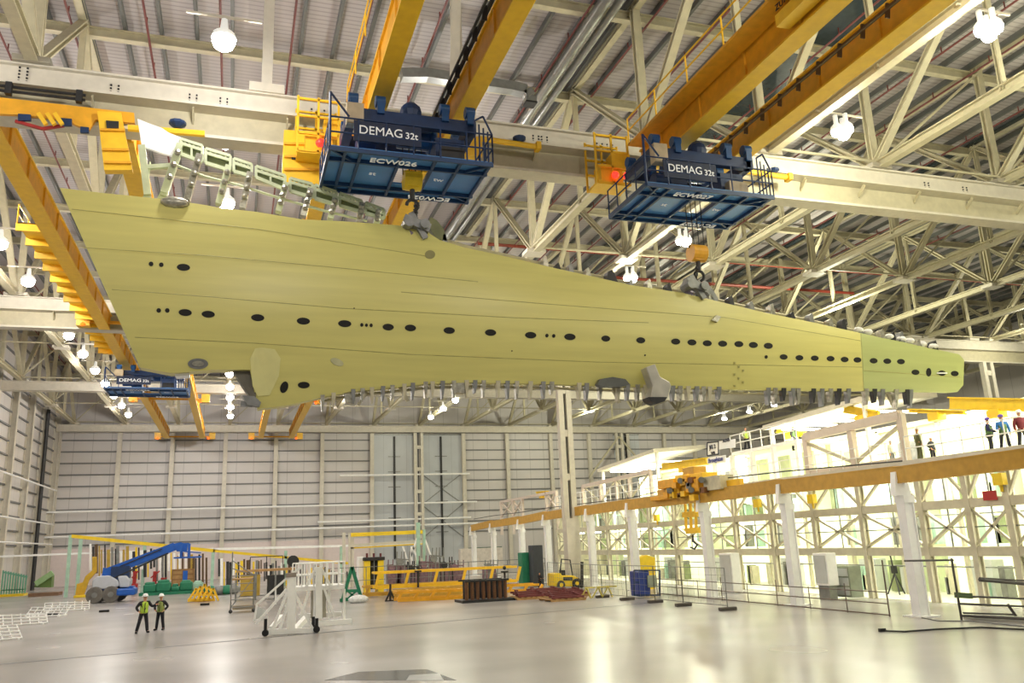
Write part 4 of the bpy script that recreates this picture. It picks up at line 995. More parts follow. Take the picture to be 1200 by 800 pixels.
for i, (px, py) in enumerate(((62, 720), (122, 717), (240, 709))):
    c = F(px, py); solo('rubber_foot', MB().bb(c.x-.28, c.x+.28, c.y-.15, c.y+.15, 0, .13), black, 'small black rubber weight lying alone on the floor, %s from the left' % NUM[i], 'weight', bevel=.02)
# yellow A-frame
Y = 65; t = thing('yellow_trestle', 'yellow pyramid of stacked trestle frames left of the scaffold tower', 'trestle', (at(235, 703, Y=Y).x, Y, 0))
for k in range(5):
    x = 224+k*5; d = k*.25; top_ = (697-13+abs(k-2)*-0+k*1.2) if k else 690
    m = MB().bar(at(x-3, 703.5, Y=Y-d), at(x+6, 684+abs(k-2)*2.5, Y=Y-d), .14); m.bar(at(x+12, 703.5, Y=Y-d), at(x+6, 684+abs(k-2)*2.5, Y=Y-d), .14); m.bar(at(x, 697, Y=Y-d), at(x+9.5, 697, Y=Y-d), .1)
    build('frame', m, orange, t)
build('base_bar', MB().bar(at(220, 703, Y=Y), at(252, 703, Y=Y), .2), orange, t)
# scaffold tower
c = F(295, 717); Y = c.y
t = thing('scaffold_tower', 'grey mobile scaffold tower holding brown boards beside the white stands', 'scaffold', (at(294, 717, Y=Y).x, Y, 0))
x0, x1 = at(270, 717, Y=Y).x, at(297, 717, Y=Y).x; zt = at(270, 647, Y=Y).z
for x in (x0, x1):
    for d in (0, 1.3): build('standard', MB().tube((x, Y+d, .1), (x, Y+d, zt if x == x0 else zt*.62), .035, 6), grey, t)
m = MB()
for k in range(8):
    z = .3+k*.42
    if z < zt*.6 or k < 7: m.tube((x0, Y, z), (x0, Y+1.3, z), .025, 5); m.tube((x1, Y, min(z, zt*.6)), (x1, Y+1.3, min(z, zt*.6)), .025, 5); m.tube((x0, Y, z), (x1, Y, min(z, zt*.6)), .025, 5)
m.tube((x0, Y, .3), (x1, Y, 1.9), .025, 5)
build('ledger', m, grey, t)
build('platform_board', MB().bb(x0, x1, Y, Y+1.3, 1.75, 1.82), wood, t)
build('plan_chest', MB().bb(x0+.1, x1+.1, Y+.4, Y+1.2, 0.15, .35), mat('weathered board', (150, 140, 120), .7), t)
for x in (x0, x1): build('castor', wheel(MB(), (x, Y, .1), .1, .06, (0, 1, 0)), dark, t)
# engine-like machines behind
c = F(315, 706); Y = c.y+4
t = thing('work_bench', 'brown topped work bench loaded with dark equipment behind the scaffold tower', 'bench', (at(325, 700, Y=Y).x, Y, 0))
x0, x1 = at(276, 700, Y=Y).x, at(345, 700, Y=Y).x
build('bench_top', MB().bb(x0, x1, Y, Y+1.5, 1.9, 2.05), wood, t)
for k in range(4): x = x0+(x1-x0)*k/3; build('leg', MB().bb(x-.06, x+.06, Y, Y+.12, 0, 1.9), grey, t)
build('cabinet', MB().bb(x0+.3, x0+1.6, Y+.1, Y+1.2, .3, 1.7), mat('mustard', (180, 150, 60), .6), t, bevel=.03); build('cabinet', MB().bb(x0+2.1, x0+3.2, Y+.1, Y+1.2, .3, 1.6), dark, t, bevel=.03)
build('shelf', MB().bb(x0, x1, Y+.1, Y+1.3, .25, .3), grey, t)
m = MB().tube((x0+3.8, Y, 2.5), (x0+3.8, Y+.8, 2.5), .4, 14); build('reel', m, dark, t)
m = MB()
for q in (0, 1.1, 2.2): m.bar((x0+.9+q, Y+.5, 2.05), (x0+.9+q, Y+.5, 2.9), .06)
m.bar((x0+.9, Y+.5, 2.9), (x0+3.1, Y+.5, 2.9), .06); build('tube_frame', m, dark, t)
# white stands
Y = F(340, 743).y
def S(px, py, d=0): return at(px, py, Y=Y+d)
t = thing('white_stand', 'white wheeled triangular steel stand, the nearer of the two', 'stand', (S(340, 743).x, Y, 0))
c = lambda z, p: Vector((p.x, p.y, max(z, p.z)))
build('base_beam', MB().bar(S(314, 740), S(372, 738), .2, .2), white, t)
build('base_beam', MB().bar(S(345, 739), S(358, 724, 2.4), .2, .2), white, t)
build('base_beam', MB().bar(S(318, 736), S(330, 722, 2.4), .16, .16), white, t)
build('mast', MB().bar(S(341, 740), S(341, 676), .3, .25), white, t)
build('mast_head', MB().bar(S(341, 676), S(341, 671), .4, .3), mat('stand top grey', (150, 140, 130), .6), t)
for a, b in (((319, 738), (337, 692)), ((366, 736), (343, 690)), ((300, 731), (336, 690)), ((328, 737), (340, 700))): build('brace', MB().bar(S(*a), S(*b), .1, .13, up=(0, 1, 0)), white, t)
m = MB().bar(S(301, 708), S(341, 673), .08); m.bar(S(341, 673), S(354, 664), .08); m.bar(S(301, 708), S(298, 727), .08); m.bar(S(297, 728), S(314, 722), .08); m.bar(S(323, 688), S(323, 708), .06)
build('stair_handrail', m, white, t)
build('stair_side', MB().prism([S(*p, .2) for p in ((301, 710), (314, 716), (300, 727))], (0, .06, 0)), ltgrey, t)
for x, y in ((311, 736), (371, 735), (367, 733)):
    wheel_m = MB(); p = S(x, y, -.15 if x != 367 else .4); m = MB(); m.bar(p+Vector((0, 0, .35)), p+Vector((0, 0, -.05)), .12); p.z = .13; wheel(m, p, .13, .1, (0, 1, 0)); build('castor', m, black, t)
Y2 = F(380, 735).y+1
def S2(px, py, d=0): return at(px, py, Y=Y2+d)
t = thing('white_access_platform', 'white railed access platform behind the nearer triangular stand', 'platform', (S2(380, 733).x, Y2, 0))
build('base_beam', MB().bar(S2(352, 733), S2(412, 729), .3, .3), white, t)
build('base_beam', MB().bar(S2(350, 722, 2.5), S2(400, 719, 2.5), .2, .2), white, t)
build('deck', MB().bb(S2(344, 690).x, S2(404, 690).x, Y2, Y2+2, S2(344, 690).z-.1, S2(344, 688).z), white, t)
build('mast', MB().bar(S2(373.5, 725), S2(373.5, 664), .28, .26), white, t)
for a, b in (((358, 688), (371, 664)), ((388, 688), (376, 664)), ((392, 723), (380, 690)), ((352, 723), (362, 692))): build('brace', MB().bar(S2(*a), S2(*b), .1, .12, up=(0, 1, 0)), white, t)
for x in (346, 369, 386, 404): build('leg', MB().bar((S2(x, 700).x, Y2+.2, .1), (S2(x, 700).x, Y2+.2, S2(x, 690).z), .1), white, t)
m = MB(); zd = S2(344, 690).z
for d in (0, 2):
    for zz in (.55, 1.05): m.tube((S2(346, 700).x, Y2+d, zd+zz), (S2(404, 700).x, Y2+d, zd+zz), .03, 5)
    for k in range(9): x = S2(346+k*7.2, 700).x; m.tube((x, Y2+d, zd), (x, Y2+d, zd+1.05), .03, 5)
m.tube((S2(404, 700).x, Y2, zd+1.05), (S2(404, 700).x, Y2+2, zd+1.05), .03, 5)
build('railing', m, white, t)
build('clad_panel', MB().bb(S2(366, 700).x, S2(384, 700).x, Y2+.6, Y2+.66, .3, zd-.1), mat('pale grey cladding', (196, 190, 176), .6), t)
# green trestle
Y = F(412, 704).y; S3 = lambda x, y, d=0: at(x, y, Y=Y+d)
t = thing('green_trestle', 'tall dark green A-frame trestle beside the white access platform', 'trestle', (S3(412, 704).x, Y, 0))
for a in ((401, 704), (424, 703)): build('leg', MB().bar(S3(*a), S3(412.5, 664), .2), green, t)
build('crossbar', MB().bar(S3(405, 692), S3(420, 692), .18), green, t); build('crossbar', MB().bar(S3(401, 702), S3(426, 702), .2), green, t)
for a in ((405, 703, 418, 692), (420, 703, 407, 692)): build('brace', MB().bar(S3(a[0], a[1]), S3(a[2], a[3]), .1), green, t)
build('base', MB().bar(S3(400, 703, -.8), S3(402, 702, 1.4), .18), green, t)
c = F(420, 706); solo('plastic_sheet', MB().ball(c+Vector((0, 0, .2)), .45, 10, (1.4, 1, .6)), mat('crumpled plastic', (225, 228, 228), .25, var=.15, scale=9), 'crumpled white plastic sheet at the foot of the green trestle', 'sheet', smooth=True)
# black and yellow machine
Y = 62; S4 = lambda x, y, d=0: at(x, y, Y=Y+d)
t = thing('press_machine', 'tall black and yellow press with dark uprights left of the yellow lifting beams', 'machine', (S4(438, 690).x, Y, 0))
build('side_frame', MB().bb(S4(427, 690).x, S4(434, 690).x, Y, Y+1.5, 0, S4(430, 655).z), yellow, t, bevel=.03)
build('side_frame', MB().bb(S4(443, 690).x, S4(450, 690).x, Y, Y+1.5, 0, S4(430, 655).z), yellow, t, bevel=.03)
build('crosshead', MB().bb(S4(426, 690).x, S4(451, 690).x, Y-.1, Y+1.6, S4(430, 657).z, S4(430, 653).z), dark, t, bevel=.03)
for x in (436, 441): build('piston', MB().tube(S4(x, 690, .4), S4(x, 655, .4), .14, 8), dark, t)
for x in (430, 438, 446): build('valve', MB().tube(S4(x, 653, .4), S4(x, 648, .4), .08, 6), maroon, t)
box_on('white_cabinet', 'white equipment cabinet standing left of the black and yellow press', 'cabinet', 420, 426, 690, 2.6, white, Y=62.5)
# pile of yellow lifting beams
def beam_frame(label, p0, p1, h, Y, m=orange2, dp=1.2):
    a, b = at(*p0, Y=Y), at(*p1, Y=Y); zb = a.z; zt = a.z+h
    t = thing('lifting_beam', label, 'beam', ((a.x+b.x)/2, Y, max(0, min(a.z, b.z)-.2)))
    for d in (0, dp):
        build('chord', MB().bar(a+Vector((0, d, 0)), b+Vector((0, d, 0)), .12, .2), m, t)
        build('chord', MB().bar(a+Vector((0, d, h)), b+Vector((0, d, h)), .12, .15), m, t)
    n = 5
    for k in range(n+1):
        p = a+(b-a)*(k/n); build('web_member', MB().bar(p, p+Vector((.25, 0, h)), .16), m, t)
        if k < n: build('cross_member', MB().bar(p+Vector((0, 0, h)), p+Vector((0, dp, h)), .12), m, t)
    return t
beam_frame('uppermost yellow lattice lifting beam of the pile, with a row of upright webs', (440, 688.5), (606, 680), .9, 55, orange)
beam_frame('long yellow lifting beam at the bottom of the pile in front', (466, 703), (560, 699), .42, 50.5)
beam_frame('yellow lifting beam lying behind at the left end of the pile', (428, 697), (560, 690), .5, 57, amber)
beam_frame('yellow lifting beam lying at the right end of the pile beyond the rack', (540, 696), (632, 692), .4, 54)
beam_frame('low yellow beam on the floor under the middle of the pile', (462, 700), (545, 694), .35, 53, amber)
Y = F(459, 704).y; t = thing('jack_stand', 'small black screw jack stand in front of the yellow lifting beams', 'jack', (at(458, 704, Y=Y).x, Y, 0))
S5 = lambda x, y: at(x, y, Y=Y)
build('screw', MB().tube(S5(457.5, 703), S5(457.5, 684), .07, 8), dark, t)
for a in (452, 463): build('leg', MB().bar(S5(a, 704), S5(457.5, 692), .1), dark, t)
build('base', MB().bar(S5(451, 705), S5(464, 704), .15), dark, t)
for k, x in enumerate((490, 592)):
    p = at(x, 688, Y=54.8); solo('screw_jack', MB().tube(p, p+Vector((0, 0, 1.0)), .07, 8).bb(p.x-.2, p.x+.2, p.y-.2, p.y+.2, p.z+.95, p.z+1.05).ball(p+Vector((0, 0, 1.25)), .13, 8), dark, 'dark screw jack standing on the %s end of the yellow pile' % ('left', 'right')[k], 'jack')
# spool rack
Y = F(568, 705).y; a, b = at(545, 706, Y=Y), at(597, 703, Y=Y)
t = thing('spool_rack', 'rack of brown cylindrical rollers standing upright on a black base', 'rack', ((a.x+b.x)/2, Y, 0))
build('base', MB().bb(a.x-.2, b.x+.3, Y-.2, Y+1.6, 0, .14), dark, t)
build('top_frame', MB().bar((a.x, Y, 1.15), (b.x, Y, 1.15), .1).bar((a.x, Y+1.4, 1.15), (b.x, Y+1.4, 1.15), .1), dark, t)
for k in range(8):
    x = a.x+.15+(b.x-a.x-.3)*k/7
    r = build('roller', MB().tube((x, Y+.2, .14), (x, Y+.2, 1.12), .1, 10), mat('brown roller', (110, 74, 48), .6), t)
    build('roller_cap', MB().tube((x, Y+.2, 1.12), (x, Y+.2, 1.2), .14, 10), dark, r)
    build('rear_roller', MB().tube((x+.15, Y+1.2, .14), (x+.15, Y+1.2, 1.12), .1, 8), dark, t)
# maroon frames on pallets
for i, (x0, x1, py) in enumerate(((606, 645, 702), (646, 687, 704), (625, 665, 698), (664, 692, 699))):
    Y = F((x0+x1)/2, py).y; a, b = at(x0, py, Y=Y), at(x1, py, Y=Y)
    t = thing('pallet', 'low pallet of maroon frames, %s' % ('front left of four', 'front right of four', 'rear left of four', 'rear right of four')[i], 'pallet', ((a.x+b.x)/2, Y, 0))
    m = MB()
    for k in range(7): xx = a.x+(b.x-a.x)*k/6; m.bb(xx-.08, xx+.08, Y, Y+2, .1, .14)
    for d in (0, .9, 1.8): m.bb(a.x, b.x, Y+d, Y+d+.12, 0, .1)
    build('pallet_boards', m, wood, t)
    for k in range(4):
        z = .2+k*.05; y = Y+.1+k*.45
        build('maroon_frame', MB().bar((a.x+.1, y, z), (b.x-.1, y, z), .18, .1).bar((a.x+.2+k*.1, y, z+.06), (a.x+.25+k*.1, y+.5, z+.06), .12).bar((b.x-.3, y, z+.06), (b.x-.3, y+.5, z+.06), .12), maroon, t)
# forklift
Y = 54; S6 = lambda x, y, d=0: at(x, y, Y=Y+d)
t = thing('forklift', 'yellow counterbalance forklift with dark mast facing right under the columns', 'forklift', (S6(664, 689).x, Y, 0))
build('body', MB().prism([S6(*p) for p in ((649, 687), (649, 672), (657, 671), (659, 674), (672, 674), (678, 677), (679, 687))], (0, 1.3, 0)), yellow, t, bevel=.05)
build('side_panel', MB().prism([S6(*p, -.03) for p in ((660, 676), (671, 676), (671, 680), (660, 680))], (0, .03, 0)), dark, t)
m = MB()
for d in (.05, 1.2):
    m.bar(S6(656, 672, d), S6(658, 655, d), .07); m.bar(S6(671, 674, d), S6(668, 656, d), .07); m.bar(S6(658, 655, d), S6(668, 656, d), .07)
m.bar(S6(658, 655, .05), S6(658, 655, 1.2), .07); m.bar(S6(668, 656, .05), S6(668, 656, 1.2), .07); build('overhead_guard', m, dark, t)
build('seat', MB().bb(S6(661, 673).x, S6(665, 673).x, Y+.4, Y+.9, S6(661, 674).z, S6(661, 668).z), dark, t)
m = MB()
for d in (.3, 1.0): m.bar(S6(682, 689, d), S6(682, 658, d), .16)
m.bar(S6(682, 660, .3), S6(682, 660, 1.0), .2); build('mast', m, dark, t)
for d in (.35, .95): build('fork', MB().bar(S6(683, 688.5, d), S6(690, 688, d), .1, .05), dark, t)
for x, r in ((657.5, .28), (676, .32)):
    for d in (0, 1.25): p = S6(x, 690, d); p.z = r; o = build('wheel', wheel(MB(), p, r, .2, (0, 1, 0)), dark, t); build('hub', wheel(MB(), p+Vector((0, -.11, 0)), .13, .02, (0, 1, 0)), yellow, o)
# blue power unit in a cage
Y = 42; S7 = lambda x, y, d=0: at(x, y, Y=Y+d)
t = thing('power_unit', 'blue hydraulic power unit in a dark tube cage behind the mesh fence', 'machine', (S7(757, 697).x, Y, 0))
build('tank', MB().bb(S7(749, 697).x, S7(763, 697).x, Y, Y+1, .08, S7(750, 669).z), mat('unit blue', (40, 62, 140), .45), t, bevel=.05)
build('panel', MB().bb(S7(759, 690).x, S7(769, 690).x, Y-.12, Y, S7(759, 688).z, S7(759, 674).z), mat('grey green panel', (150, 158, 140), .5), t)
m = MB()
for x in (743, 773):
    for d in (0, 1.1): m.bar(S7(x, 698, d), S7(x, 668, d), .07)
for y in (668, 697):
    for d in (0, 1.1): m.bar(S7(743, y, d), S7(773, y, d), .07)
m.bar(S7(743, 682), S7(749, 682), .06); build('cage', m, dblue, t)
solo('covered_machine', MB().prism([at(*p, Y=48.5) for p in ((748, 667), (749, 653), (758, 650), (768, 653), (768, 667), (768, 693), (748, 693))], (0, .7, 0)), yellow, 'yellow covered machine standing behind the blue power unit', 'machine', bevel=.05)
# mesh fence and its rubber feet
fp = [(690, 704), (713, 703), (740, 703), (771, 705), (807, 710), (855, 714)]
fg = [F(x, y) for x, y in ((706, 700), (735, 703), (768, 706), (801, 710), (853, 715))]
fc = [F(643, 690)] + fg[:]
for i in range(len(fg)):
    a, b = (fc[i], fg[i])
    t = thing('mesh_fence_panel', 'grey mesh site fence panel on rubber feet, %s from the left' % NUM[i], 'fence', (a+b)/2, 'mesh fence panels')
    h = 1.75
    m = MB().tube(a+Vector((0, 0, .1)), a+Vector((0, 0, h)), .025, 6); m.tube(b+Vector((0, 0, .1)), b+Vector((0, 0, h)), .025, 6)
    for z in (.2, h): m.tube(a+Vector((0, 0, z)), b+Vector((0, 0, z)), .02, 5)
    build('fence_frame', m, grey, t)
    m = MB(); L = (b-a).length; n = int(L/.45)
    for k in range(1, n): p = a+(b-a)*(k/n); m.tube(p+Vector((0, 0, .2)), p+Vector((0, 0, h)), .006, 4)
    for k in range(1, 5): z = .2+k*.31; m.tube(a+Vector((0, 0, z)), b+Vector((0, 0, z)), .006, 4)
    build('mesh', m, grey, t)
    build('rubber_foot', MB().bb(b.x-.4, b.x+.4, b.y-.12, b.y+.12, 0, .14), mat('foot grey', (88, 82, 78), .8), t, bevel=.03)
# fence bounding the far work area, in front of the pile
a, b = at(395, 702, Z=0), at(640, 688, Z=0)
t = thing('mesh_fence_panel', 'faint low mesh fence behind the yellow lifting beams', 'fence', (14, 62, 0))
m = MB()
for k in range(12): x = 6+k*1.5; m.tube((x, 61, 0), (x, 61, 1.9), .03, 5)
m.tube((6, 61, 1.9), (22.5, 61, 1.9), .025, 5); m.tube((6, 61, 1.0), (22.5, 61, 1.0), .02, 5); build('fence_frame', m, grey, t)
# guard rails along the amber runway
gr = mat('guard rail brown', (108, 92, 84), .5)
def pt(px, py, z=None, X=None): return at(px, py, X=X)
t = thing('guard_rail', 'thin brown tube guard rail running between the columns along the jig', 'railing', (23.2, 32, 0))
XG = 22.9; ys = [F(x, y).y for x, y in ((1056, 722), (985, 716), (962, 713), (918, 709), (880, 706), (845, 703), (800, 697))]
m = MB(); y0, y1 = 26.0, 44
for z in (.45, .85): m.tube((XG, y0, z), (XG, y1, z), .022, 5)
m.tube((XG, y0, .05), (XG, y1, .05), .03, 5)
for k in range(9): y = y0+(y1-y0)*k/8; m.tube((XG, y, 0), (XG, y, 1.1 if k % 2 else .9), .022, 5)
m.tube((XG, y0, 0), (XG, y0, 2.0), .03, 5)
build('rails', m, gr, t)
t = thing('guard_rail', 'dark tube barrier frame at the right edge in front of the jig doorway', 'railing', (25, 23.5, 0))
P = lambda x, y: at(x, y, Y=23.4)
m = MB().tube(P(1127, 727), P(1115, 654), .04, 6); m.tube(P(1060, 657), P(1117, 656), .035, 6); m.tube(P(1121, 698), P(1215, 702), .04, 6); m.tube(P(1123, 707), P(1215, 711), .04, 6)
m.tube(P(1129, 718), P(1190, 720), .035, 6); m.tube(P(1181, 708), P(1200, 735), .05, 6); m.tube(P(1148, 679), P(1215, 685), .07, 6); m.tube(P(1148, 677), P(1215, 681), .03, 6)
build('rails', m, mat('dark rail', (70, 66, 64), .5), t)
m = MB(); q = F(1130, 724)
for k in range(5): m.tube(F(1128+k*2, 723+k*.8)+Vector((0, 0, .05+.02*k)), F(1215, 727+k)+Vector((0, 0, .06+.02*k)), .05, 6)
build('stacked_tubes', m, mat('dark rail', (70, 66, 64), .5), t)
build('green_box', MB().bar(P(1121, 697), P(1137, 698), .2, .18), mat('box green', (88, 106, 70), .6), t)
# tripod
c = F(1052, 697); t = thing('tripod', 'dark surveying tripod standing inside the jig behind the guard rail', 'tripod', c)
m = MB().tube(c+Vector((0, 0, .9)), c+Vector((-.15, 0, 2.2)), .04, 6); build('pole', m, dark, t)
for k in range(3): a = k*2.1; build('leg', MB().tube(c+Vector((0, 0, 1.0)), c+Vector((.45*math.cos(a), .45*math.sin(a), .02)), .035, 6), dark, t)
build('instrument', MB().bb(c.x-.1, c.x+.1, c.y-.1, c.y+.1, 1.0, 1.35), dark, t)
# cabinets in front of the jig
for i, (x0, x1, yb_, ytop, X) in enumerate(((847, 861, 690, 648, 26), (957, 973, 684, 648, 26.2))):
    a, b = at(x0, yb_, X=X), at(x1, yb_, X=X); zt = at(x0, ytop, X=X).z; zb = max(0, a.z)
    t = thing('control_cabinet', ('tall white control cabinet between the second and third white columns', 'white control cabinet on a stand between the nearest two white columns')[i], 'cabinet', (X, (a.y+b.y)/2, 0))
    build('cabinet_body', MB().bb(X-.05, X+.5, b.y, a.y, .65 if i else .02, zt), white, t, bevel=.02)
    build('cabinet_door', MB().bb(X-.08, X-.05, b.y+.08, a.y-.08, (.75 if i else .15), zt-.1), ltgrey, t)
    build('base', MB().bb(X, X+.4, b.y+.1, a.y-.1, 0, .66 if i else .03), grey, t)
a, b = at(976, 697, X=27), at(998, 697, X=27)
t = thing('tool_chest', 'grey green tool chest on the floor inside the jig', 'cabinet', (27.2, (a.y+b.y)/2, 0))
build('body', MB().bb(27, 27.7, b.y, a.y, .1, 1.5), mat('grey green panel', (150, 158, 140), .5), t, bevel=.03)
for k in range(3): build('drawer', MB().bb(26.96, 27, b.y+.08, a.y-.08, .2+k*.42, .55+k*.42), ltgrey, t)
# green and dark bins near the columns, seated bundle
box_on('green_container', 'green container standing behind the yellow pile under the far columns', 'container', 613, 625, 684, 2.4, green, Y=60)
box_on('dark_container', 'dark upright container beside the green one under the far columns', 'container', 626, 638, 684, 2.9, mat('slate', (62, 66, 72), .6), Y=59)
a, b = at(549, 650, Y=121), at(588, 640, Y=121)
solo('wall_banner', MB().bb(a.x, b.x, 120.9, 121.05, a.z, b.z), mat('forest green', (58, 96, 74), .6), 'dark green band mounted on the rear wall between the last columns of the runway', 'panel')
box_on('pale_wall_unit', 'pale low store unit against the rear wall at the end of the runway', 'unit', 540, 590, 668, 2.6, mat('pale unit', (214, 206, 196), .6), Y=106)
t = thing('yellow_tripod_stand', 'pair of small pale yellow trestle stands beside the maroon pallets', 'stand', F(698, 700))
c = F(698, 701)
for dx in (-.5, .2, .8):
    m = MB()
    for k in (-1, 1): m.bar(c+Vector((dx, 0, .6)), c+Vector((dx+.3*k, .2, 0.03)), .07)
    m.bar(c+Vector((dx-.1, 0, .6)), c+Vector((dx+.5, 0, .58)), .07); build('trestle', m, mat('pale yellow', (225, 210, 110), .5), t)
# machinery heap in front of the doors
random.seed(11)
for i, (px, w, h) in enumerate(((462, 8, 2.2), (472, 8, 2.8), (484, 7, 2.0), (500, 9, 2.4), (512, 8, 3.0), (524, 8, 2.2), (536, 8, 1.9), (576, 8, 1.8))):
    Y = 70; c = at(px, 690, Y=Y)
    t = thing('stored_machine', 'purplish grey stored machine frame in front of the rear doors, %s from the left' % NUM[i], 'machine', (c.x, Y, 0), 'stored machine frames by the doors')
    build('body', MB().bb(c.x-.5, c.x+.5, Y, Y+1, 0, h*.6), purple, t, bevel=.05)
    m = MB()
    for k in range(4): m.bar((c.x-.55+k*.35, Y, 0), (c.x-.45+k*.35+random.uniform(-.15, .15), Y, h), .08)
    m.bar((c.x-.6, Y, h*.8), (c.x+.6, Y, h*.75), .1); m.tube((c.x-.2, Y-.1, h*.7), (c.x-.2, Y+.4, h*.7), .28, 10); build('pipework', m, (purple, grey, dark)[i % 3], t)
# white masts with stays
Y = 72; S8 = lambda x, y, d=0: at(x, y, Y=Y+d)
t = thing('mast', 'white guyed mast with a green top standing before the rear doors', 'mast', (S8(492, 680).x, Y, 0))
build('pole', MB().bar((S8(490, 680).x, Y, 0), S8(490, 612), .3, .3), paleg, t)
build('pole', MB().bar((S8(497, 680).x, Y, 0), S8(497, 620), .2, .2), paleg, t)
for a, b in (((472, 640), (482, 672)), ((482, 640), (483, 670)), ((484, 640), (494, 672)), ((498, 632), (511, 668)), ((474, 672), (489, 630))): build('stay', MB().bar(S8(*a), S8(*b), .14), white, t)
t = thing('gantry_rail', 'bright yellow horizontal gantry rail on white posts in front of the rear wall', 'gantry', (S8(450, 690).x, Y+2, 0))
build('rail', MB().bar(S8(411, 626.5, 2), S8(495, 623, 2), .3, .32), yellow, t); build('rail', MB().bar(S8(411, 639, 2), S8(495, 634, 2), .3, .25), cream, t); build('rail', MB().bar(S8(411, 642, 2), S8(495, 637, 2), .2, .12), yellow, t)
for x in (403, 410, 413, 497): build('post', MB().bar((S8(x, 680, 2).x, Y+2, 0), S8(x, 624, 2), .25, .2), cream, t)
# floor markings: expansion joints, cable, inspection cover
m = MB()
def strip(a, b, w=.06, z=.004):
    a, b = F(*a), F(*b); d = (b-a).normalized(); s = Vector((-d.y, d.x, 0))*w/2
    return MB().prism([a-s, b-s, b+s, a+s], (0, 0, z))
jm = mat('joint line', (70, 72, 78), .5)
fo = bpy.data.objects['floor']
for a, b in (((180, 759), (760, 706)), ((0, 778), (160, 764)),): struct('floor_joint', strip(a, b, .16), jm, fo)
P = [F(380, 797), F(420, 787), F(500, 784), F(535, 797)]
struct('floor_patch', MB().prism(P, (0, 0, .004)), mat('dark smooth patch', (112, 110, 112), .12, var=.15), fo)  # darker, smoother patch of floor
P = [F(476, 797), F(480, 791), F(515, 789), F(520, 797)]
struct('inspection_cover', MB().prism(P, (0, 0, .008)), mat('steel cover', (150, 150, 152), .35, .4), fo)
cb = MB().path([F(*p)+Vector((0, 0, .03)) for p in ((1035, 740), (1060, 741), (1100, 738), (1150, 736), (1210, 739))], .028, 6)
cb.box(F(1034, 740)+Vector((0, 0, .05)), (.22, .1, .1))
solo('cable', cb, black, 'thin dark cable with a plug lying across the floor at the right', 'cable')
cb = MB().path([F(*p)+Vector((0, 0, .02)) for p in ((1075, 723), (1100, 728), (1140, 728), (1215, 736))], .02, 6)
solo('cable', cb, grey, 'pale grey cable curving on the floor from the nearest white column', 'cable')
# ================================================================ PEOPLE
def skinned(name, V, E, R, m, parent, root=0, sub=1, smooth=True):
    me = bpy.data.meshes.new(name); off = Vector(parent['_o'])
    me.from_pydata([Vector(v)-off for v in V], E, [])
    o = bpy.data.objects.new(name, me); C.objects.link(o)
    md = o.modifiers.new('s', 'SKIN'); md.use_smooth_shade = True
    for i, r in enumerate(R):
        s = me.skin_vertices[0].data[i]; s.radius = r if isinstance(r, tuple) else (r, r); s.use_root = (i == root)
    sd = o.modifiers.new('u', 'SUBSURF'); sd.levels = sub; sd.render_levels = sub
    bpy.context.view_layer.update()
    m2 = bpy.data.meshes.new_from_object(o.evaluated_get(bpy.context.evaluated_depsgraph_get()))
    bpy.data.objects.remove(o); m2.name = name; m2.materials.clear(); m2.materials.append(m)
    for p in m2.polygons: p.use_smooth = True
    o = bpy.data.objects.new(name, m2); C.objects.link(o); o.parent = parent; o['_o'] = tuple(off)
    return o
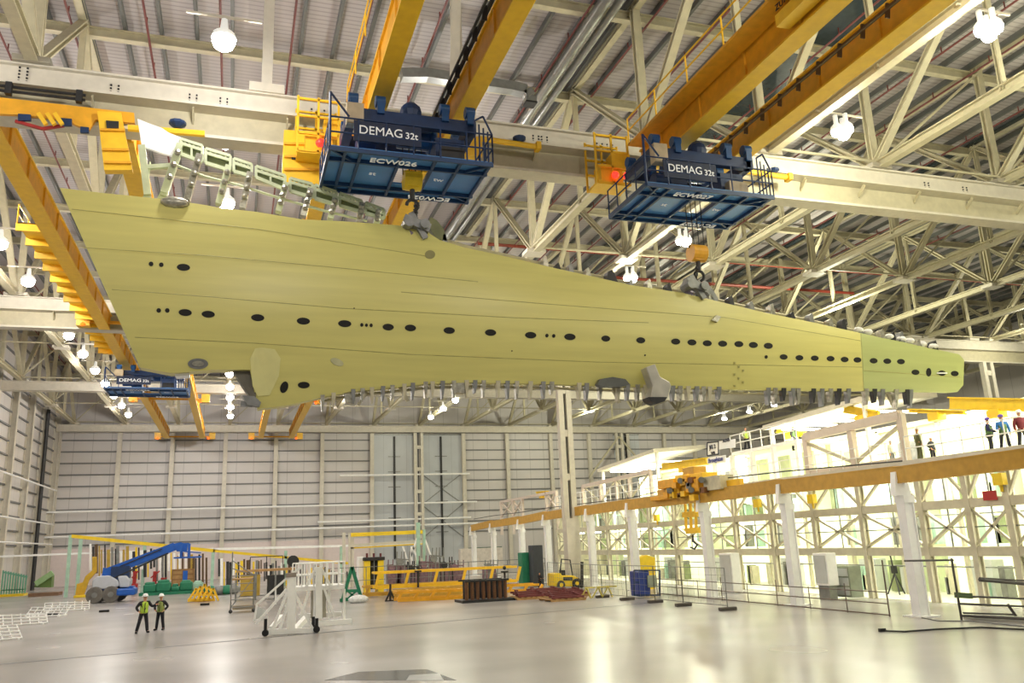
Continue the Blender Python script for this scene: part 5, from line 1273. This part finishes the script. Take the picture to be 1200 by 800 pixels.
def person(label, loc, face, s=.92, top=cloth_b, legs=cloth_b, vest=hivis, hat=hatw, arms=('down', 'down'), stance=.12, lean=0):
    """face: heading of the body in radians, 0 looks towards -Y"""
    t = thing('person', label, 'person', loc); L0 = Vector(loc)
    ca, sa = math.cos(face), math.sin(face)
    def T(x, y, z): x += lean*z; return L0+Vector((x*ca-y*sa, x*sa+y*ca, z))*s
    V = []; R = []; E = []
    def add(p, r, par=None):
        V.append(T(*p)); R.append((r[0]*s, r[1]*s) if isinstance(r, tuple) else r*s)
        if par is not None: E.append((par, len(V)-1))
        return len(V)-1
    pel = add((0, 0, .95), (.15, .11)); sp = add((0, 0, 1.12), (.135, .1), pel); ch = add((0, 0, 1.32), (.17, .11), sp); nk = add((0, 0, 1.47), .06, ch); hd0 = add((0, -.01, 1.55), .07, nk); hd1 = add((0, -.015, 1.64), .09, hd0); hd2 = add((0, -.01, 1.71), .075, hd1)
    armpts = []
    for sg, a in ((-1, arms[0]), (1, arms[1])):
        sh = (sg*.2, 0, 1.4)
        if a == 'down': el, wr, dr = (sg*.27, .02, 1.12), (sg*.27, -.07, .88), (0, -.02, -1)
        elif a == 'hip': el, wr, dr = (sg*.36, .06, 1.17), (sg*.24, -.1, 1.0), (-sg*.6, -.2, -.6)
        elif a == 'out': el, wr, dr = (sg*.34, -.1, 1.2), (sg*.5, -.25, 1.3), (sg, -.4, .1)
        elif a == 'fold': el, wr, dr = (sg*.27, -.08, 1.14), (sg*.02, -.24, 1.16), (-sg, 0, 0)
        else: el, wr, dr = (sg*.27, -.06, 1.13), (sg*.2, -.32, 1.1), (0, -1, 0)
        i = add(sh, .065, ch); j = add(el, .047, i); k = add(wr, .033, j)
        d = Vector(dr).normalized(); w = Vector(wr); palm = w+d*.07
        q = add(tuple(palm), (.04, .022), k)
        side = Vector((0, 1, 0)) if abs(d.y) < .8 else Vector((1, 0, 0))
        for f in range(4):
            b0 = palm+side*(f-1.5)*.02+d*.02; tip = b0+d*(.075-.008*abs(f-1.4))+Vector((0, -.012, 0))
            f0 = add(tuple(b0), .0095, q); f1 = add(tuple((b0+tip)/2), .009, f0); add(tuple(tip), .008, f1)
        th0 = w+d*.03-side*.035; add(tuple(th0+d*.045-side*.02), .01, add(tuple(th0), .011, k))
        armpts.append((sh, el, wr))
    lg = []
    for sg in (-1, 1):
        hp = (sg*.095, 0, .88); kn = (sg*(.09+stance*.5), -.02, .5); an = (sg*(.09+stance), .02, .09); toe = (sg*(.1+stance*1.1), -.14, .04)
        i = add(hp, .085, pel); j = add(kn, .058, i); k = add(an, .04, j); add(toe, .035, k); lg.append((hp, kn, an, toe))
    R = [(r_[0]*.8, r_[1]*.8) if isinstance(r_, tuple) and r_[0] > .05*s else r_ for r_ in R]
    skinned('body', V, E, R, skin, t)
    # trousers
    V, E, R = [], [], []; p = add((0, 0, 1.02), (.17, .135)); 
    for hp, kn, an, toe in lg: i = add(hp, .115, p); j = add(kn, .088, i); add((an[0], an[1], .04), .08, j)
    skinned('trousers', V, E, R, legs, t)
    V, E, R = [], [], []; p = add((0, 0, .86), (.17, .14)); c_ = add((0, 0, 1.1), (.18, .14), p); h = add((0, 0, 1.34), (.2, .14), c_); add((0, 0, 1.47), .09, h)
    for sh, el, wr in armpts: i = add(sh, .09, h); j = add(el, .072, i); add(wr, .058, j)
    skinned('jacket', V, E, R, top, t)
    if vest:
        vm = MB(); n_ = 16; vs = []
        for z_, rx_, ry_ in ((.92, .19, .155), (1.1, .185, .15), (1.3, .205, .155), (1.4, .185, .13), (1.45, .11, .1)): vs += [T(rx_*math.cos(2*PI*q/n_), ry_*math.sin(2*PI*q/n_), z_) for q in range(n_)]
        vm.add(vs, [(k_*n_+q, k_*n_+(q+1) % n_, (k_+1)*n_+(q+1) % n_, (k_+1)*n_+q) for k_ in range(4) for q in range(n_)])
        build('vest', vm, vest, t, True)
        m = MB()
        for k in range(2): m.bar(T(0, -.155, .95), T(0, -.15, 1.4), .08*s, .02*s, up=(ca, sa, 0)) if k == 0 else m
        build('vest_opening', m, top, t)
    for q, (hp, kn, an, toe) in enumerate(lg):
        m = MB().bar(T(an[0], .07, .05), T(toe[0], toe[1]-.05, .04), .1*s, .09*s); build('boot', m, black, t, bevel=.02)
    hc = T(0, -.01, 1.70)
    if hat:
        m = MB().lathe(hc, [(.15*s, 0), (.155*s, .015*s), (.125*s, .02*s), (.12*s, .07*s), (.085*s, .12*s), (0, .14*s)], 14); m.prism([T(-.1, -.1, 1.70), T(.1, -.1, 1.70), T(.07, -.2, 1.695), T(-.07, -.2, 1.695)], (0, 0, .012))
        build('hard_hat', m, hat, t, True)
    f = MB().prism([T(-.015, -.1, 1.60), T(.015, -.1, 1.60), T(0, -.125, 1.605), ], (0, 0, .04*s))
    build('nose', f, skin, t)
    f = MB(); f.ball(T(-.035, -.095, 1.65), .011*s, 6); f.ball(T(.035, -.095, 1.65), .011*s, 6); f.box(T(0, -.093, 1.575), (.04*s, .012*s, .008*s)); build('face_features', f, dark, t)
    f = MB(); f.ball(T(-.09, 0, 1.63), .025*s, 8, (.5, 1, 1.3)); f.ball(T(.09, 0, 1.63), .025*s, 8, (.5, 1, 1.3)); build('ears', f, skin, t)
    return t
person('worker on the floor at left in a yellow-green vest and white helmet, arm reaching out', F(166, 741.5), .25, top=cloth_b, legs=cloth_b, arms=('hip', 'out'), stance=.16, lean=.04, s=.9)
person('worker in white helmet with hands on hips, dark jacket over a dull vest', F(187, 738), -.35, top=cloth_b, legs=cloth_b, vest=mat('dull vest', (150, 165, 90), .7), arms=('hip', 'hip'), stance=.1, s=.86)
DZ = 5.97
def onup(px, X=30.2, z=DZ):
    # spot on the deck whose feet project to this pixel column
    lo, hi = 14, 70
    y = at(px, 525, X=X).y
    return Vector((X, y, z))
person('worker on the deck in navy with green vest and purple helmet, left of the pair', onup(1162, 30), .6, s=.84, top=cloth_n, legs=cloth_b, vest=mat('green vest', (90, 120, 70), .7), hat=hatp, arms=('fold', 'forward'))
person('worker on the deck in blue jacket and purple helmet, right of the pair', onup(1179, 30), -.7, s=.85, top=cloth_l, legs=cloth_b, vest=mat('green vest', (90, 120, 70), .7), hat=hatp, arms=('forward', 'down'))
person('worker in dark red cut by the right edge of the picture on the deck', onup(1201, 30), -.5, s=.88, top=cloth_r, legs=cloth_b, vest=None, hat=hatw)
person('worker in pale olive overalls standing on the deck right of the braced frame', onup(1077, 29), 1.2, s=.84, top=cloth_o, legs=cloth_o, vest=None, hat=hatw)
person('worker in pale clothes seen inside the braced frame on the deck', onup(1044, 30), .2, s=.72, top=cloth_w, legs=mat('grey trousers', (120, 124, 130), .8), vest=None, hat=hatw)
person('dark clothed worker half hidden behind the nearest frame post', onup(1092, 31), .2, s=.7, top=cloth_b, legs=cloth_b, vest=None, hat=hatw, arms=('hip', 'down'))
person('dark clothed worker under the left end of the large canopy', at(932, 528, X=31.5), .3, s=.86, top=cloth_b, legs=cloth_b, vest=mat('green vest', (90, 120, 70), .7), hat=None)
person('distant worker in a white and yellow vest on the upper platform by the sign boards', at(876, 528, X=31.2), .1, s=.86, top=cloth_w, legs=cloth_b, vest=hivis, hat=None, arms=('hip', 'hip'))
person('worker crouched low beside the dark bins behind the maroon pallets', F(633, 689), .4, s=.6, top=cloth_b, legs=cloth_b, vest=None, hat=None, arms=('forward', 'forward'))
# ================================================================ LAMPS AND LIGHT
def lamp(label, c, n=1, power=0, group='high bay lamps'):
    c = Vector(c); t = thing('high_bay_lamp', label, 'lamp', (c.x, c.y, 20.6), group)
    offs = [(0, 0)] if n == 1 else [(0, 0), (.55, .25)] if n == 2 else [(-.3, 0), (.3, .2), (.1, -.3)]
    build('bracket', MB().bar((c.x-1.2, c.y, 20.65), (c.x+1.2, c.y, 20.65), .08), cream, t)
    for dx, dy in offs:
        k_ = 1 if n == 1 else .68; p = c+Vector((dx*.8, dy*.8, 0))
        build('lamp_shade', MB().lathe(p, [(.4*k_, -.02), (.36*k_, .15), (.14*k_, .32), (.1, .7), (0, .7)], 14), bell, t, True)
        build('bulb', MB().ball(p+Vector((0, 0, -.15*k_)), .37*k_, 12, (1, 1, .8)), bulb, t, True)
    return t
KL = .37
def light(x, y, p, col=(1, .96, .88), z=19.4, r=.35):
    l = bpy.data.lights.new('hall_light', 'POINT'); l.energy = p*KL; l.shadow_soft_size = r; l.color = col
    o = bpy.data.objects.new('hall_light', l); C.objects.link(o); o.location = (x, y, z)
    return o
rows = [(-12.4, [28, 34.6, 41.2, 48, 54.6, 61.5, 68.2, 74.6, 81.2, 87.5, 94, 100.5, 107], 1, 'left'), (-.9, [26, 33.25, 39.9, 47, 54, 61, 67.5, 74.5, 81.3, 88, 94.3, 100.6, 107.5], 1, 'second'), (24.3, [18.9, 26.4, 33.2, 40, 47, 54, 61, 67.5, 74.5, 81, 93.8, 100, 107], 3, 'third'), (68.6, [54.9, 74, 94.2, 100, 106.5], 2, 'right hand')]
for x, ys, n, nm in rows:
    for i, y in enumerate(ys):
        if n == 3 and y > 70: k = 1
        else: k = n
        lamp('bell shaped high bay lamp of the %s row, %s from the front' % (nm, NUM[i]), (x, y, 19.85), k)
        warm = (1, .95, .9) if x < 10 else (1, .96, .72)
        if i % 2 == 0 or y < 50: light(x, y, (5200 if i % 2 == 0 and y > 50 else 3300), warm)
for x, y, p in ((-12, 10, 5000), (2, 8, 5000), (14, 8, 4500), (26, 6, 5000), (12, 44, 4200), (12, 70, 4200), (12, 98, 4200), (45, 30, 12000), (45, 52, 12000), (46, 80, 11000), (60, 30, 9000), (46, 106, 8000), (33, 20, 5000), (20, 15, 4000)):
    light(x, y, p, (1, .96, .9) if x < 20 else (1, .97, .72))
# work lights inside the jig
for i, y in enumerate((18, 24, 30, 36, 42, 50, 58, 66)):
    l = bpy.data.lights.new('jig_light', 'AREA'); l.shape = 'RECTANGLE'; l.size = 2; l.size_y = 4; l.energy = 420; l.color = (1, 1, .84)
    o = bpy.data.objects.new('jig_light', l); C.objects.link(o); o.location = (30.3, y, 5.6)
    l = bpy.data.lights.new('jig_light', 'AREA'); l.shape = 'RECTANGLE'; l.size = 2; l.size_y = 4; l.energy = 420; l.color = (1, 1, .84)
    o = bpy.data.objects.new('jig_light', l); C.objects.link(o); o.location = (32, y, 8.6)
w = bpy.data.worlds.new('hall'); bpy.context.scene.world = w; w.use_nodes = True
w.node_tree.nodes['Background'].inputs[0].default_value = (1, .95, .88, 1); w.node_tree.nodes['Background'].inputs[1].default_value = .3  # added ambient fill reaching the hall through its open near end
sc = bpy.context.scene
sc.view_settings.view_transform = 'Standard'; sc.view_settings.look = 'None'; sc.view_settings.exposure = 0; sc.view_settings.gamma = 1
sc.cycles.max_bounces = 6; sc.cycles.diffuse_bounces = 3; sc.cycles.glossy_bounces = 3; sc.cycles.transmission_bounces = 2
sc.cycles.use_denoising = True; sc.cycles.sample_clamp_indirect = 6
for o in bpy.data.objects:
    if '_o' in o: del o['_o']
